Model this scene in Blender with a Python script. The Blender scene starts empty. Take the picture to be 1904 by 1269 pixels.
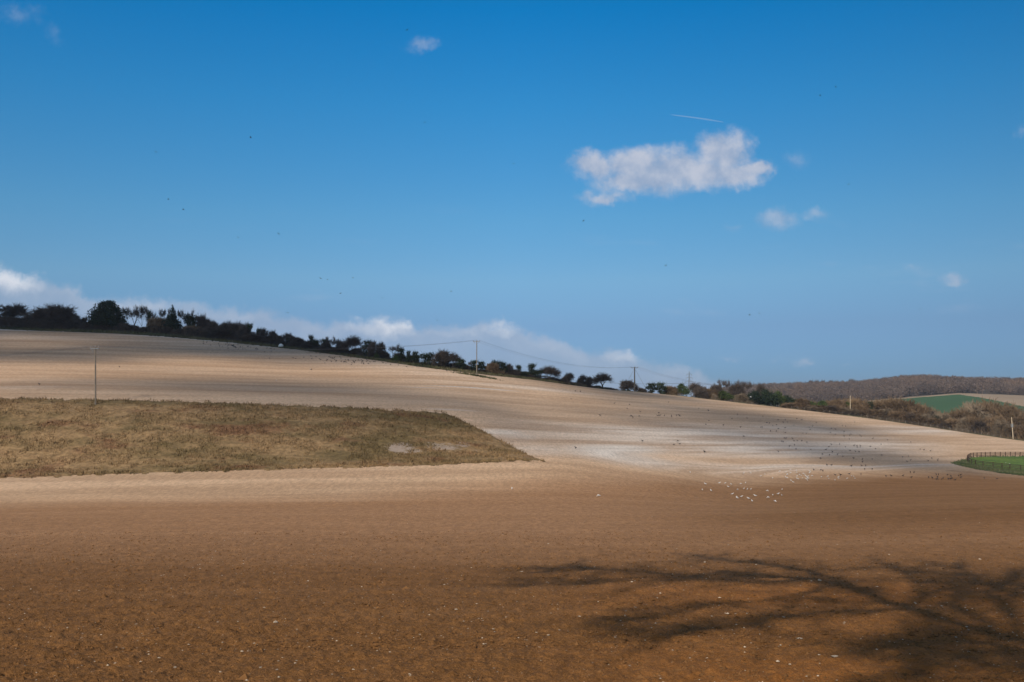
import bpy, math, random
import numpy as np
from mathutils import Vector
R = math.radians
random.seed(7); RNG = np.random.default_rng(7)
scene = bpy.context.scene
COL = scene.collection

# ------------------------------------------------------------------ camera
F = 1851.0; UC = 952.0; VH = 745.0           # focal length, centre column, eye-level row (photo pixels)
cd = bpy.data.cameras.new('camera'); cam = bpy.data.objects.new('camera', cd); COL.objects.link(cam)
cd.sensor_width = 36.0; cd.lens = 36.0*F/1904.0
cd.shift_y = (VH-634.5)/1904.0
cd.clip_start = 0.2; cd.clip_end = 60000
cam.location = (0, 0, 0); cam.rotation_euler = (R(90), 0, 0)
scene.camera = cam

# ------------------------------------------------------------------ light
SUN_EL = 35.0; SUN_AZ = 27.0                 # shadows run 27 degrees to the right of the view axis
SD = Vector((-math.sin(R(SUN_AZ))*math.cos(R(SUN_EL)), -math.cos(R(SUN_AZ))*math.cos(R(SUN_EL)), math.sin(R(SUN_EL))))
sl = bpy.data.lights.new('sun', 'SUN'); sun = bpy.data.objects.new('sun', sl); COL.objects.link(sun)
sl.energy = 5.0; sl.angle = R(0.53); sl.color = (1.0, 0.89, 0.74)
sun.rotation_euler = (-SD).to_track_quat('-Z', 'Y').to_euler()
scene.view_settings.view_transform = 'Standard'; scene.view_settings.look = 'None'
scene.view_settings.gamma = 1.0; scene.view_settings.exposure = -0.28
scene.render.engine = 'CYCLES'
scene.cycles.transparent_max_bounces = 64

# ------------------------------------------------------------------ node helper
class NT:
    def __init__(s, tree): s.t = tree; s.n = tree.nodes; s.l = tree.links
    def new(s, typ, **kw):
        n = s.n.new(typ)
        for k, v in kw.items(): setattr(n, k, v)
        return n
    def put(s, sock, val):
        if isinstance(val, bpy.types.NodeSocket): s.l.new(val, sock)
        elif val is not None:
            if hasattr(sock.default_value, '__len__') and not hasattr(val, '__len__'): sock.default_value = [val]*len(sock.default_value)
            elif hasattr(sock.default_value, '__len__') and len(sock.default_value) == 4 and len(val) == 3: sock.default_value = (*val, 1)
            else: sock.default_value = val
    def m(s, op, a, b=None, c=None, clamp=False):
        n = s.new('ShaderNodeMath', operation=op); n.use_clamp = clamp
        s.put(n.inputs[0], a)
        if b is not None: s.put(n.inputs[1], b)
        if c is not None: s.put(n.inputs[2], c)
        return n.outputs[0]
    def vm(s, op, a, b=None):
        n = s.new('ShaderNodeVectorMath', operation=op); s.put(n.inputs[0], a)
        if b is not None: s.put(n.inputs[1], b)
        return n.outputs['Vector']
    def ss(s, x, lo, hi, a=0.0, b=1.0):
        n = s.new('ShaderNodeMapRange', interpolation_type='SMOOTHSTEP')
        s.put(n.inputs[0], x); s.put(n.inputs[1], lo); s.put(n.inputs[2], hi); s.put(n.inputs[3], a); s.put(n.inputs[4], b)
        return n.outputs[0]
    def mix(s, f, a, b, mode='MIX'):
        n = s.new('ShaderNodeMix', data_type='RGBA', blend_type=mode)
        s.put(n.inputs[0], f); s.put(n.inputs[6], a); s.put(n.inputs[7], b)
        return n.outputs[2]
    def noise(s, vec, scale, detail=4, rough=0.5, dist=0.0):
        n = s.new('ShaderNodeTexNoise'); s.put(n.inputs['Vector'], vec)
        n.inputs['Scale'].default_value = scale; n.inputs['Detail'].default_value = detail
        n.inputs['Roughness'].default_value = rough; n.inputs['Distortion'].default_value = dist
        return n
    def comb(s, x, y, z):
        n = s.new('ShaderNodeCombineXYZ'); s.put(n.inputs[0], x); s.put(n.inputs[1], y); s.put(n.inputs[2], z)
        return n.outputs[0]

# ------------------------------------------------------------------ sky with far clouds, laid out by direction
w = bpy.data.worlds.new('World'); scene.world = w; w.use_nodes = True
N = NT(w.node_tree); N.n.clear()
sky = N.new('ShaderNodeTexSky', sky_type='NISHITA'); sky.sun_disc = False
sky.sun_elevation = R(SUN_EL); sky.sun_rotation = R(180+SUN_AZ)
sky.air_density = 1.0; sky.dust_density = 0.6; sky.ozone_density = 2.2; sky.altitude = 100
geo = N.new('ShaderNodeNewGeometry')
sep = N.new('ShaderNodeSeparateXYZ'); N.l.new(N.new('ShaderNodeTexCoord').outputs['Generated'], sep.inputs[0])
dx, dy, dz = sep.outputs
fy = N.m('MAXIMUM', dy, 0.02)
A = N.m('MULTIPLY', N.m('DIVIDE', dx, fy), 10.0)      # tangent of azimuth x10
E = N.m('MULTIPLY', N.m('DIVIDE', dz, fy), 10.0)      # tangent of elevation x10
def a_(u): return (u-UC)/F*10
def e_(v): return (740.0-v)/F*10
P = N.comb(A, E, 0.0)
n1 = N.noise(P, 2.6, 6, 0.58); n2 = N.noise(P, 9.0, 5, 0.6)
off1 = N.vm('MULTIPLY', N.vm('SUBTRACT', n1.outputs['Color'], (0.5, 0.5, 0.5)), (0.34, 0.24, 0))
off2 = N.vm('MULTIPLY', N.vm('SUBTRACT', n2.outputs['Color'], (0.5, 0.5, 0.5)), (0.16, 0.13, 0))
PD = N.vm('ADD', N.vm('ADD', P, off1), off2)
fb = N.noise(P, 5.0, 8, 0.62).outputs['Fac']
def puffs(lst):
    acc = None
    for (u, v, ru, rv, s_) in lst:
        q = N.vm('MULTIPLY', N.vm('SUBTRACT', PD, (a_(u), e_(v), 0)), (F/10/ru, F/10/rv, 0))
        ln = N.new('ShaderNodeVectorMath', operation='LENGTH'); N.l.new(q, ln.inputs[0])
        d = N.m('MULTIPLY', N.m('SUBTRACT', 1.35, ln.outputs['Value']), s_)
        acc = d if acc is None else N.m('SMOOTH_MAX', acc, d, 0.25)
    return acc
main = puffs([(1108,302,50,27,1),(1180,302,60,30,1),(1250,312,75,36,1),(1345,280,50,40,1.05),(1310,318,80,30,1),(1405,308,36,17,1),(1175,330,66,26,.95),(1225,322,80,34,1),(1370,322,50,22,.95),(1125,362,44,14,.6),(1330,262,28,20,.8)])
smallp = puffs([(1445,402,36,22,.95),(1516,388,30,14,.55),(1365,418,22,10,.4),(1487,300,26,20,.38),(1775,512,28,11,.85),(1494,666,24,9,.6),(1355,661,26,7,.45),(785,78,40,17,.5),(30,22,45,30,.3),(98,60,22,28,.28),(1900,245,16,14,.4),(1705,498,18,6,.35),(1442,660,10,6,.4),(1575,668,18,4,.3)])
dm = N.ss(N.m('ADD', main, N.m('MULTIPLY', N.m('SUBTRACT', fb, 0.5), 0.9)), -0.05, 0.95)
ds = N.m('MULTIPLY', N.ss(N.m('ADD', smallp, N.m('MULTIPLY', N.m('SUBTRACT', fb, 0.5), 0.9)), 0.05, 1.1), 0.85)
# long bank of cloud low over the hill: its upper edge as a curve over azimuth
fc = N.new('ShaderNodeFloatCurve')
pts = [(-400,450),(-150,462),(0,492),(60,506),(120,522),(175,548),(235,545),(300,553),(400,563),(500,576),(600,590),(660,592),(700,584),(745,583),(790,602),(860,598),(930,595),(965,606),(1040,628),(1100,645),(1165,650),(1205,668),(1300,688),(1420,735),(2300,735)]
U0, U1, V0, V1 = -400.0, 2300.0, 440.0, 740.0
cv = fc.mapping.curves[0]
for i, (u, v) in enumerate(pts):
    x, y = (u-U0)/(U1-U0), (v-V0)/(V1-V0)
    if i == 0: cv.points[0].location = (x, y)
    elif i == len(pts)-1: cv.points[-1].location = (x, y)
    else: cv.points.new(x, y)
fc.mapping.update()
sepd = N.new('ShaderNodeSeparateXYZ'); N.l.new(PD, sepd.inputs[0])
un = N.m('DIVIDE', N.m('SUBTRACT', N.m('ADD', N.m('MULTIPLY', sepd.outputs[0], F/10), UC), U0), U1-U0, clamp=True)
N.l.new(un, fc.inputs['Value'])
vt = N.m('ADD', N.m('MULTIPLY', fc.outputs[0], V1-V0), V0)
vv = N.m('SUBTRACT', 740.0, N.m('MULTIPLY', sepd.outputs[1], F/10))
below = N.m('SUBTRACT', vv, vt)                        # pixels below the upper edge
bm = N.m('ADD', below, N.m('MULTIPLY', N.m('SUBTRACT', fb, 0.5), 36.0))
bandm = N.ss(bm, -9.0, 20.0)
lump = N.ss(N.noise(P, 1.7, 4, 0.55).outputs['Fac'], 0.40, 0.62)
spots = None
for (u, v, ru, rv, k) in [(20,512,60,30,.9),(120,535,60,22,.35),(270,560,90,18,.45),(480,588,70,16,.35),(700,602,48,24,1.0),(745,600,40,22,1.0),(845,612,50,16,.5),(935,606,34,16,.8),(1030,636,40,16,.4),(1165,659,46,14,.9),(1262,684,40,12,.4)]:
    q = N.vm('MULTIPLY', N.vm('SUBTRACT', PD, (a_(u), e_(v), 0)), (F/10/ru, F/10/rv, 0)); ln = N.new('ShaderNodeVectorMath', operation='LENGTH'); N.l.new(q, ln.inputs[0])
    g_ = N.m('MULTIPLY', N.ss(ln.outputs['Value'], 0.25, 1.8, 1.0, 0.0), k); spots = g_ if spots is None else N.m('MAXIMUM', spots, g_)
edge = N.m('MULTIPLY', N.m('MULTIPLY', N.m('MAXIMUM', spots, 0.28), N.ss(bm, 4.0, 60.0, 1.0, 0.35)), N.m('ADD', 0.55, N.m('MULTIPLY', lump, 0.45)))
bandd = N.m('MULTIPLY', bandm, N.m('ADD', 0.56, N.m('MULTIPLY', edge, 0.44)))
wispc = N.ss(N.noise(N.vm('MULTIPLY', P, (0.5, 2.2, 1)), 1.6, 6, 0.6).outputs['Fac'], 0.56, 0.78)
wisp = N.m('MULTIPLY', N.m('MULTIPLY', wispc, N.ss(E, 0.1, 0.9)), N.m('MULTIPLY', N.ss(E, 1.2, 2.2, 0.13, 0.0), 1.0))
skyh = N.new('ShaderNodeHueSaturation'); N.l.new(sky.outputs[0], skyh.inputs['Color'])
skyh.inputs['Saturation'].default_value = 1.12; skyh.inputs['Value'].default_value = 1.0
# deep polarised blue overhead, greyer blue towards the horizon
gl = N.new('ShaderNodeVectorMath', operation='LENGTH'); N.l.new(N.comb(dx, dy, 0.0), gl.inputs[0])
tel = N.m('DIVIDE', dz, N.m('MAXIMUM', gl.outputs['Value'], 0.05))
def curve3(stops):
    rp = N.new('ShaderNodeValToRGB'); N.l.new(N.m('DIVIDE', tel, 1.2, clamp=True), rp.inputs[0]); cr = rp.color_ramp
    for i, (t_, c_) in enumerate(stops):
        e = cr.elements[i] if i < 2 else cr.elements.new(0.5)
        e.position = t_/1.2; e.color = tuple(x*0.5 for x in c_)+(1,)
    return rp.outputs[0]
TINT = N.vm('SCALE', curve3([(0.0, (.35,.54,1.08)), (1.2, (.62,.80,.84)), (.025, (.39,.59,1.12)), (.074, (.56,.64,.95)), (.12, (.77,.88,1.03)), (.182, (.66,.99,1.12)), (.295, (.31,1.05,1.30)), (.394, (.045,1.02,1.39)), (.6, (.35,.86,1.0))]))
TINT.node.inputs['Scale'].default_value = 2.0
SKYC = N.mix(1.0, N.mix(1.0, skyh.outputs[0], (0.80, 1.0, 1.06), 'MULTIPLY'), TINT, 'MULTIPLY')
azf = N.m('SUBTRACT', 1.0, N.m('MULTIPLY', N.m('MINIMUM', N.m('MAXIMUM', N.m('DIVIDE', dx, fy), 0.0), 0.5), 0.45))
SKYC = N.mix(1.0, SKYC, N.comb(azf, azf, azf), 'MULTIPLY')
CLOUDW = (6.6, 7.0, 8.2); CLOUDB = (3.8, 4.9, 6.9)
cshade = N.ss(N.m('ADD', N.m('MULTIPLY', fb, 0.7), N.m('MULTIPLY', N.noise(P, 3.0, 5, 0.5).outputs['Fac'], 0.6)), 0.45, 0.85)
ccol = N.mix(cshade, CLOUDB, CLOUDW)
c1 = N.mix(wisp, SKYC, CLOUDW)
c2 = N.mix(bandd, c1, N.mix(edge, (3.6, 4.6, 6.4), (10.2, 10.4, 11.0)))
c3 = N.mix(N.m('MULTIPLY', dm, 0.92), c2, ccol)
c4 = N.mix(N.m('MULTIPLY', ds, 0.62), c3, ccol)
front = N.ss(dy, 0.05, 0.25)
# broken cloud added overhead and behind the viewpoint to neutralise the blue ambient light
gv = N.comb(dx, dy, N.m('MULTIPLY', dz, 2.0))
rest = N.m('MULTIPLY', N.ss(N.noise(gv, 2.2, 6, 0.6).outputs['Fac'], 0.44, 0.60), N.m('MAXIMUM', N.m('SUBTRACT', 1.0, N.ss(dy, 0.15, 0.45)), N.ss(dz, 0.42, 0.58)))
c5 = N.mix(N.m('MULTIPLY', rest, 0.75), N.mix(front, SKYC, c4), (6.3, 6.3, 6.6))
bg = N.new('ShaderNodeBackground'); N.l.new(c5, bg.inputs[0]); bg.inputs[1].default_value = 0.10
wo = N.new('ShaderNodeOutputWorld'); N.l.new(bg.outputs[0], wo.inputs[0])

# ------------------------------------------------------------------ terrain heights
# each column: image column u; rows are (depth, height) knots following the real valley, bank, hill and far land
def zz(Y, v): return -(v-VH)/F*Y
def knots(u, near, mid, verge, far):
    ks = [(0.3, -1.8), (3, -2.3), (8, -3.5), (12, -4.1)]
    ks += [(Y, zz(Y, v)) for Y, v in near]
    ks += [(Y, zz(Y, v)) for Y, v in mid]
    Yc = mid[-1][0]; zc = ks[-1][1]; vc = mid[-1][1]
    ks.append((Yc+11, zz(Yc+11, vc+verge)))
    ks.append((Yc+45, zc-4.5)); ks.append((Yc+110, zc-14 if zc > -5 else zc-9))
    ks += [(Y, zz(Y, v)) for Y, v in far]
    ks += [(1900, -10), (3500, -25), (14000, -40)]
    return u, ks
NEAR = {0: [(16,1275),(25,1140),(45,1030),(72,968)]}
cols = [
 knots(-450, [(16,1275),(25,1140),(45,1030),(72,970)], [(100,938),(120,905),(146,750),(200,693),(250,640),(300,588)], -6, [(620,760),(800,770),(950,770),(1500,765)]),
 knots(0,    [(16,1275),(25,1140),(45,1030),(72,968)], [(100,935),(120,892),(146,745),(200,693),(250,652),(300,613)], -6, [(620,760),(800,770),(950,770),(1500,765)]),
 knots(250,  [(16,1275),(25,1138),(45,1028),(72,966)], [(100,930),(121,885),(147,745),(200,701),(250,663),(300,623)], -6, [(620,760),(800,770),(950,770),(1500,765)]),
 knots(500,  [(16,1275),(25,1135),(45,1026),(72,965)], [(102,925),(123,874),(149,751),(200,713),(250,679),(290,645)], -4, [(620,760),(800,770),(950,770),(1500,765)]),
 knots(850,  [(16,1275),(25,1132),(45,1024),(72,964)], [(103,920),(128,862),(152,771),(195,736),(225,713),(252,691)], -2, [(620,765),(800,775),(950,770),(1500,765)]),
 knots(1010, [(16,1275),(25,1130),(45,1023),(72,964)], [(105,915),(131,858),(160,812),(200,768),(240,735),(270,708)], 0, [(620,770),(800,778),(950,770),(1500,765)]),
 knots(1200, [(16,1275),(25,1128),(45,1022),(72,963)], [(110,915),(140,872),(180,825),(220,785),(280,752),(345,730)], 2, [(620,775),(800,782),(950,770),(1500,755)]),
 knots(1400, [(16,1275),(25,1127),(45,1021),(72,962)], [(110,930),(150,893),(190,850),(230,812),(290,775),(360,752)], 2, [(620,785),(800,780),(950,756),(1500,729)]),
 knots(1600, [(16,1275),(25,1126),(45,1018),(72,958)], [(110,925),(150,900),(200,868),(240,838),(300,802),(365,776)], 2, [(620,798),(800,772),(950,750),(1500,724)]),
 knots(1700, [(16,1275),(25,1126),(45,1017),(72,956)], [(110,922),(150,902),(200,878),(240,852),(300,813),(360,790)], 2, [(620,805),(800,768),(950,740),(1500,712)]),
 knots(1800, [(16,1275),(25,1126),(45,1016),(72,953)], [(110,920),(150,903),(200,887),(240,866),(300,826),(350,805)], 2, [(620,810),(800,766),(950,733),(1500,719)]),
 knots(1904, [(16,1275),(25,1126),(45,1015),(72,950)], [(110,920),(150,903),(200,893),(240,874),(290,842),(340,820)], 2, [(620,815),(800,772),(950,738),(1500,720)]),
 knots(2350, [(16,1275),(25,1126),(45,1015),(72,955)], [(110,930),(150,918),(200,912),(240,905),(290,888),(340,872)], 3, [(620,830),(800,790),(950,755),(1500,722)]),
]
def pchip(x, y, xi):
    x = np.asarray(x, float); y = np.asarray(y, float)
    h = np.diff(x); d = np.diff(y)/h
    m = np.zeros_like(y)
    w1 = 2*h[1:]+h[:-1]; w2 = h[1:]+2*h[:-1]
    ok = d[:-1]*d[1:] > 0
    dd = np.where(ok, (w1+w2)/(w1/np.where(ok, d[:-1], 1)+w2/np.where(ok, d[1:], 1)), 0)
    m[1:-1] = dd; m[0] = d[0]; m[-1] = d[-1]
    i = np.clip(np.searchsorted(x, xi)-1, 0, len(h)-1)
    t = (xi-x[i])/h[i]; t = np.clip(t, 0, 1)
    return (y[i]*(2*t**3-3*t**2+1)+h[i]*m[i]*(t**3-2*t**2+t)+y[i+1]*(-2*t**3+3*t**2)+h[i]*m[i+1]*(t**3-t**2))
uT = np.linspace(-450, 2350, 561); YT = np.geomspace(0.3, 14000, 2600)
cu = [c[0] for c in cols]; K = len(cols[0][1])
KY = np.array([pchip(cu, [c[1][k][0] for c in cols], uT) for k in range(K)])
KZ = np.array([pchip(cu, [c[1][k][1] for c in cols], uT) for k in range(K)])
ZT = np.array([pchip(KY[:, j], KZ[:, j], YT) for j in range(len(uT))])
ker = np.exp(-0.5*(np.arange(-14, 15)/6.0)**2); ker /= ker.sum()
pad = np.vstack([np.repeat(ZT[:1], 14, 0), ZT, np.repeat(ZT[-1:], 14, 0)])
ZS = sum(ker[i]*pad[i:i+len(uT)] for i in range(29)); ZT = ZS
# soften the knots along depth a little
for _ in range(2):
    Zp = np.hstack([ZT[:, :1]]*3+[ZT]+[ZT[:, -1:]]*3)
    ZT = sum(Zp[:, i:i+ZT.shape[1]] for i in range(7))/7.0
CREST_Y = KY[13]
LT = np.log(YT)
TC = math.atan((2350-UC)/F)
def smooth(a, b, x): t = np.clip((x-a)/(b-a), 0, 1); return t*t*(3-2*t)
def H(X, Y):
    X = np.asarray(X, float); Y = np.asarray(Y, float)
    th = np.arctan2(X, Y); thc = np.clip(th, -TC, TC); r = np.hypot(X, Y)
    Ye = np.maximum(r*np.cos(thc - 0*th) if False else np.where(np.abs(th) <= TC, Y, r*math.cos(TC)), 0.31)
    u = UC+F*np.tan(thc)
    fu = np.clip((u-uT[0])/(uT[1]-uT[0]), 0, len(uT)-1.001); iu = fu.astype(int); fu = fu-iu
    fy_ = np.clip((np.log(Ye)-LT[0])/(LT[1]-LT[0]), 0, len(YT)-1.001); iy = fy_.astype(int); fy_ = fy_-iy
    z = (ZT[iu, iy]*(1-fu)*(1-fy_)+ZT[iu+1, iy]*fu*(1-fy_)+ZT[iu, iy+1]*(1-fu)*fy_+ZT[iu+1, iy+1]*fu*fy_)
    wgt = smooth(R(70), R(120), np.abs(th))
    return z*(1-wgt)+(-1.8)*wgt
def h1(x, y): return float(H(np.array([x]), np.array([y]))[0])
YM = np.concatenate([np.arange(12, 60, 0.05), np.arange(60, 420, 0.25)])
def px(u, v):
    """ground point seen at photo pixel (u, v)"""
    X = (u-UC)/F*YM; Z = H(X, YM); vg = VH-F*Z/YM
    i = int(np.argmax(vg <= v)) if (vg <= v).any() else int(np.argmin(np.where(YM < 380, vg, 9e9)))
    return Vector((float(X[i]), float(YM[i]), float(Z[i])))
def crest(u): return float(np.interp(u, uT, CREST_Y))
def uy(u, Y):
    X = (u-UC)/F*Y; return Vector((X, Y, h1(X, Y)))
# value noise
def vnoise(x, y, seed=0):
    xi = np.floor(x).astype(np.int64); yi = np.floor(y).astype(np.int64); fx = x-xi; fy2 = y-yi
    fx = fx*fx*(3-2*fx); fy2 = fy2*fy2*(3-2*fy2)
    def hh(a, b):
        n = (a*374761393+b*668265263+seed*1442695041) & 0xffffffff
        n = ((n ^ (n >> 13))*1274126177) & 0xffffffff
        return ((n ^ (n >> 16)) & 0xffff)/65535.0
    return (hh(xi, yi)*(1-fx)*(1-fy2)+hh(xi+1, yi)*fx*(1-fy2)+hh(xi, yi+1)*(1-fx)*fy2+hh(xi+1, yi+1)*fx*fy2)-0.5
def fbm(x, y, seed=0, o=4):
    a = 1.0; t = 0
    for i in range(o): t = t+a*vnoise(x*2**i, y*2**i, seed+i); a *= 0.55
    return t

# ------------------------------------------------------------------ mesh helpers
def mesh_obj(name, verts, faces, mat, parent=None, smoothf=True, mats=None, midx=None):
    me = bpy.data.meshes.new(name)
    verts = np.asarray(verts, np.float32)
    faces = np.asarray(faces, np.int32)
    nf, k = faces.shape
    me.vertices.add(len(verts)); me.vertices.foreach_set('co', verts.ravel())
    me.loops.add(nf*k); me.loops.foreach_set('vertex_index', faces.ravel())
    me.polygons.add(nf); me.polygons.foreach_set('loop_start', np.arange(0, nf*k, k, dtype=np.int32))
    me.update(calc_edges=True)
    me.polygons.foreach_set('use_smooth', np.full(nf, smoothf))
    for mm in ([mat] if mats is None else mats): me.materials.append(mm)
    if midx is not None: me.polygons.foreach_set('material_index', np.asarray(midx, np.int32))
    me.validate()
    o = bpy.data.objects.new(name, me); COL.objects.link(o)
    if parent: o.parent = parent
    return o
def pyobj(name, verts, faces, mat, parent=None, smoothf=False, mats=None, midx=None):
    me = bpy.data.meshes.new(name); me.from_pydata(verts, [], faces); me.update()
    for mm in ([mat] if mats is None else mats): me.materials.append(mm)
    for i, p in enumerate(me.polygons):
        p.use_smooth = smoothf
        if midx: p.material_index = midx[i]
    o = bpy.data.objects.new(name, me); COL.objects.link(o)
    if parent: o.parent = parent
    return o
def attr(o, name, data):
    a = o.data.attributes.new(name, 'FLOAT', 'POINT'); a.data.foreach_set('value', np.asarray(data, np.float32))
def tag(o, label=None, cat=None, group=None, kind=None):
    if label: o['label'] = label
    if cat: o['category'] = cat
    if group: o['group'] = group
    if kind: o['kind'] = kind
    return o
def empty(name, loc=(0,0,0), rz=0.0):
    o = bpy.data.objects.new(name, None); COL.objects.link(o); o.location = loc; o.rotation_euler = (0, 0, rz)
    o.empty_display_size = 0.5
    return o
def copy_tree(o, parent=None):
    c = o.copy(); COL.objects.link(c); c.parent = parent
    for ch in list(o.children):
        copy_tree(ch, c)
    return c
def tubes(segs, sides=4):
    """segs: N x 8 (p0, p1, r0, r1) -> verts, quad faces"""
    S = np.asarray(segs, float); n = len(S)
    p0, p1, r0, r1 = S[:, :3], S[:, 3:6], S[:, 6], S[:, 7]
    d = p1-p0; L = np.linalg.norm(d, axis=1, keepdims=True)+1e-9; d = d/L
    ref = np.where(np.abs(d[:, 2:3]) > 0.9, np.array([[1., 0, 0]]), np.array([[0, 0, 1.]]))
    a = np.cross(d, ref); a /= np.linalg.norm(a, axis=1, keepdims=True)+1e-9; b = np.cross(d, a)
    V = np.zeros((n, 2*sides, 3))
    for k in range(sides):
        t = 2*math.pi*k/sides; o = a*math.cos(t)+b*math.sin(t)
        V[:, k] = p0+o*r0[:, None]; V[:, sides+k] = p1+o*r1[:, None]
    base = (np.arange(n)*2*sides)[:, None]
    Fs = [np.stack([base[:, 0]+k, base[:, 0]+(k+1) % sides, base[:, 0]+sides+(k+1) % sides, base[:, 0]+sides+k], 1) for k in range(sides)]
    return V.reshape(-1, 3), np.concatenate(Fs)
def leaves(C, size, rng, flat=1.0):
    """a small quad at each centre"""
    C = np.asarray(C, float); n = len(C)
    a = rng.normal(size=(n, 3)); a[:, 2] *= flat; a /= np.linalg.norm(a, axis=1, keepdims=True)
    b = rng.normal(size=(n, 3)); b -= a*(a*b).sum(1, keepdims=True); b /= np.linalg.norm(b, axis=1, keepdims=True)
    s = (size*rng.uniform(0.6, 1.4, n))[:, None]
    V = np.stack([C-a*s, C-b*s*0.6, C+a*s, C+b*s*0.6], 1).reshape(-1, 3)
    return V, np.arange(4*n).reshape(n, 4)
def join(*parts):
    Vs, Fs, o = [], [], 0
    for V, Fc in parts:
        Vs.append(V); Fs.append(Fc+o); o += len(V)
    return np.vstack(Vs), np.vstack(Fs)

# ------------------------------------------------------------------ materials
def mat(name, rough=0.9):
    m = bpy.data.materials.new(name); m.use_nodes = True
    n = NT(m.node_tree); b = n.n['Principled BSDF']; b.inputs['Roughness'].default_value = rough
    if 'Specular IOR Level' in b.inputs: b.inputs['Specular IOR Level'].default_value = 0.15
    return m, n, b
def simple(name, c, var=0.25, scale=3.0, rough=0.9, spec=0.15, obj_rand=0.0):
    m, n, b = mat(name, rough); b.inputs['Specular IOR Level'].default_value = spec
    tc = n.new('ShaderNodeTexCoord').outputs['Object']
    f = n.noise(tc, scale, 5, 0.6).outputs['Fac']
    val = n.ss(f, 0.3, 0.7, 1-var, 1+var)
    if obj_rand:
        oi = n.new('ShaderNodeObjectInfo'); val = n.m('MULTIPLY', val, n.m('ADD', 1-obj_rand, n.m('MULTIPLY', oi.outputs['Random'], 2*obj_rand)))
    sc = n.new('ShaderNodeVectorMath', operation='SCALE'); sc.inputs[0].default_value = c; n.l.new(val, sc.inputs['Scale'])
    n.l.new(sc.outputs[0], b.inputs['Base Color'])
    return m
def at_(n, name): a = n.new('ShaderNodeAttribute'); a.attribute_name = name; return a.outputs['Fac']

# ploughed soil: brown clay with flint crumbs low down, pale chalky loam on the hill
def soil_material():
    m, n, b = mat('ploughed_soil', 0.95)
    tc = n.new('ShaderNodeTexCoord').outputs['Object']
    tone, chalk, warm = at_(n, 'tone'), at_(n, 'chalk'), at_(n, 'warm')
    sx = n.new('ShaderNodeSeparateXYZ'); n.l.new(tc, sx.inputs[0])
    rowc = n.comb(n.m('MULTIPLY', sx.outputs[0], 0.02), n.m('MULTIPLY', at_(n, 'row'), 0.16), 0.0)
    streak = n.noise(rowc, 1.0, 7, 0.62).outputs['Fac']; mid = at_(n, 'mid')
    broad = n.noise(n.vm('MULTIPLY', tc, (0.02, 0.05, 0.0)), 1.0, 4, 0.5).outputs['Fac']
    grain = n.noise(n.vm('MULTIPLY', tc, (2.6, 0.8, 0.8)), 1.0, 9, 0.8).outputs['Fac']
    fine = n.noise(tc, 18.0, 6, 0.7).outputs['Fac']
    brown = n.mix(n.ss(fine, 0.3, 0.7), (0.150, 0.068, 0.021), (0.265, 0.126, 0.043))
    brown = n.mix(mid, brown, n.mix(n.ss(fine, 0.3, 0.7), (0.345, 0.180, 0.086), (0.425, 0.230, 0.113)))
    brown = n.mix(n.m('MULTIPLY', n.ss(broad, 0.45, 0.65), warm), brown, (0.36, 0.135, 0.030))
    tan = n.mix(n.ss(streak, 0.35, 0.65), (0.475, 0.310, 0.190), (0.58, 0.385, 0.240))
    chk = n.mix(n.ss(streak, 0.35, 0.62), (0.46, 0.375, 0.315), (0.70, 0.63, 0.56))
    hill = n.mix(n.m('MULTIPLY', chalk, n.ss(streak, 0.25, 0.6, 0.55, 1.0), clamp=True), tan, chk)
    t2 = n.m('ADD', tone, n.m('MULTIPLY', n.m('SUBTRACT', streak, 0.5), 0.25), clamp=True)
    c = n.mix(t2, brown, hill)
    g = n.m('MULTIPLY', n.ss(grain, 0.28, 0.72, 0.72, 1.28), n.ss(streak, 0.3, 0.7, 0.96, 1.04))
    c = n.mix(1.0, c, n.comb(g, g, g), 'MULTIPLY')
    # pale flint crumbs
    vo = n.new('ShaderNodeTexVoronoi'); vo.inputs['Scale'].default_value = 3.2; n.l.new(tc, vo.inputs['Vector'])
    sepc = n.new('ShaderNodeSeparateXYZ'); n.l.new(vo.outputs['Color'], sepc.inputs[0])
    crumb = n.m('MULTIPLY', n.m('LESS_THAN', vo.outputs['Distance'], 0.09), n.m('GREATER_THAN', sepc.outputs[0], 0.72))
    c = n.mix(n.m('MULTIPLY', crumb, 0.55), c, (0.55, 0.47, 0.38))
    n.l.new(c, b.inputs['Base Color'])
    bp = n.new('ShaderNodeBump'); bp.inputs['Strength'].default_value = 1.0; bp.inputs['Distance'].default_value = 0.075
    hgt = n.m('ADD', n.m('MULTIPLY', fine, 0.5), n.noise(tc, 7.0, 6, 0.75).outputs['Fac'])
    n.l.new(hgt, bp.inputs['Height']); n.l.new(bp.outputs[0], b.inputs['Normal'])
    return m
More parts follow.
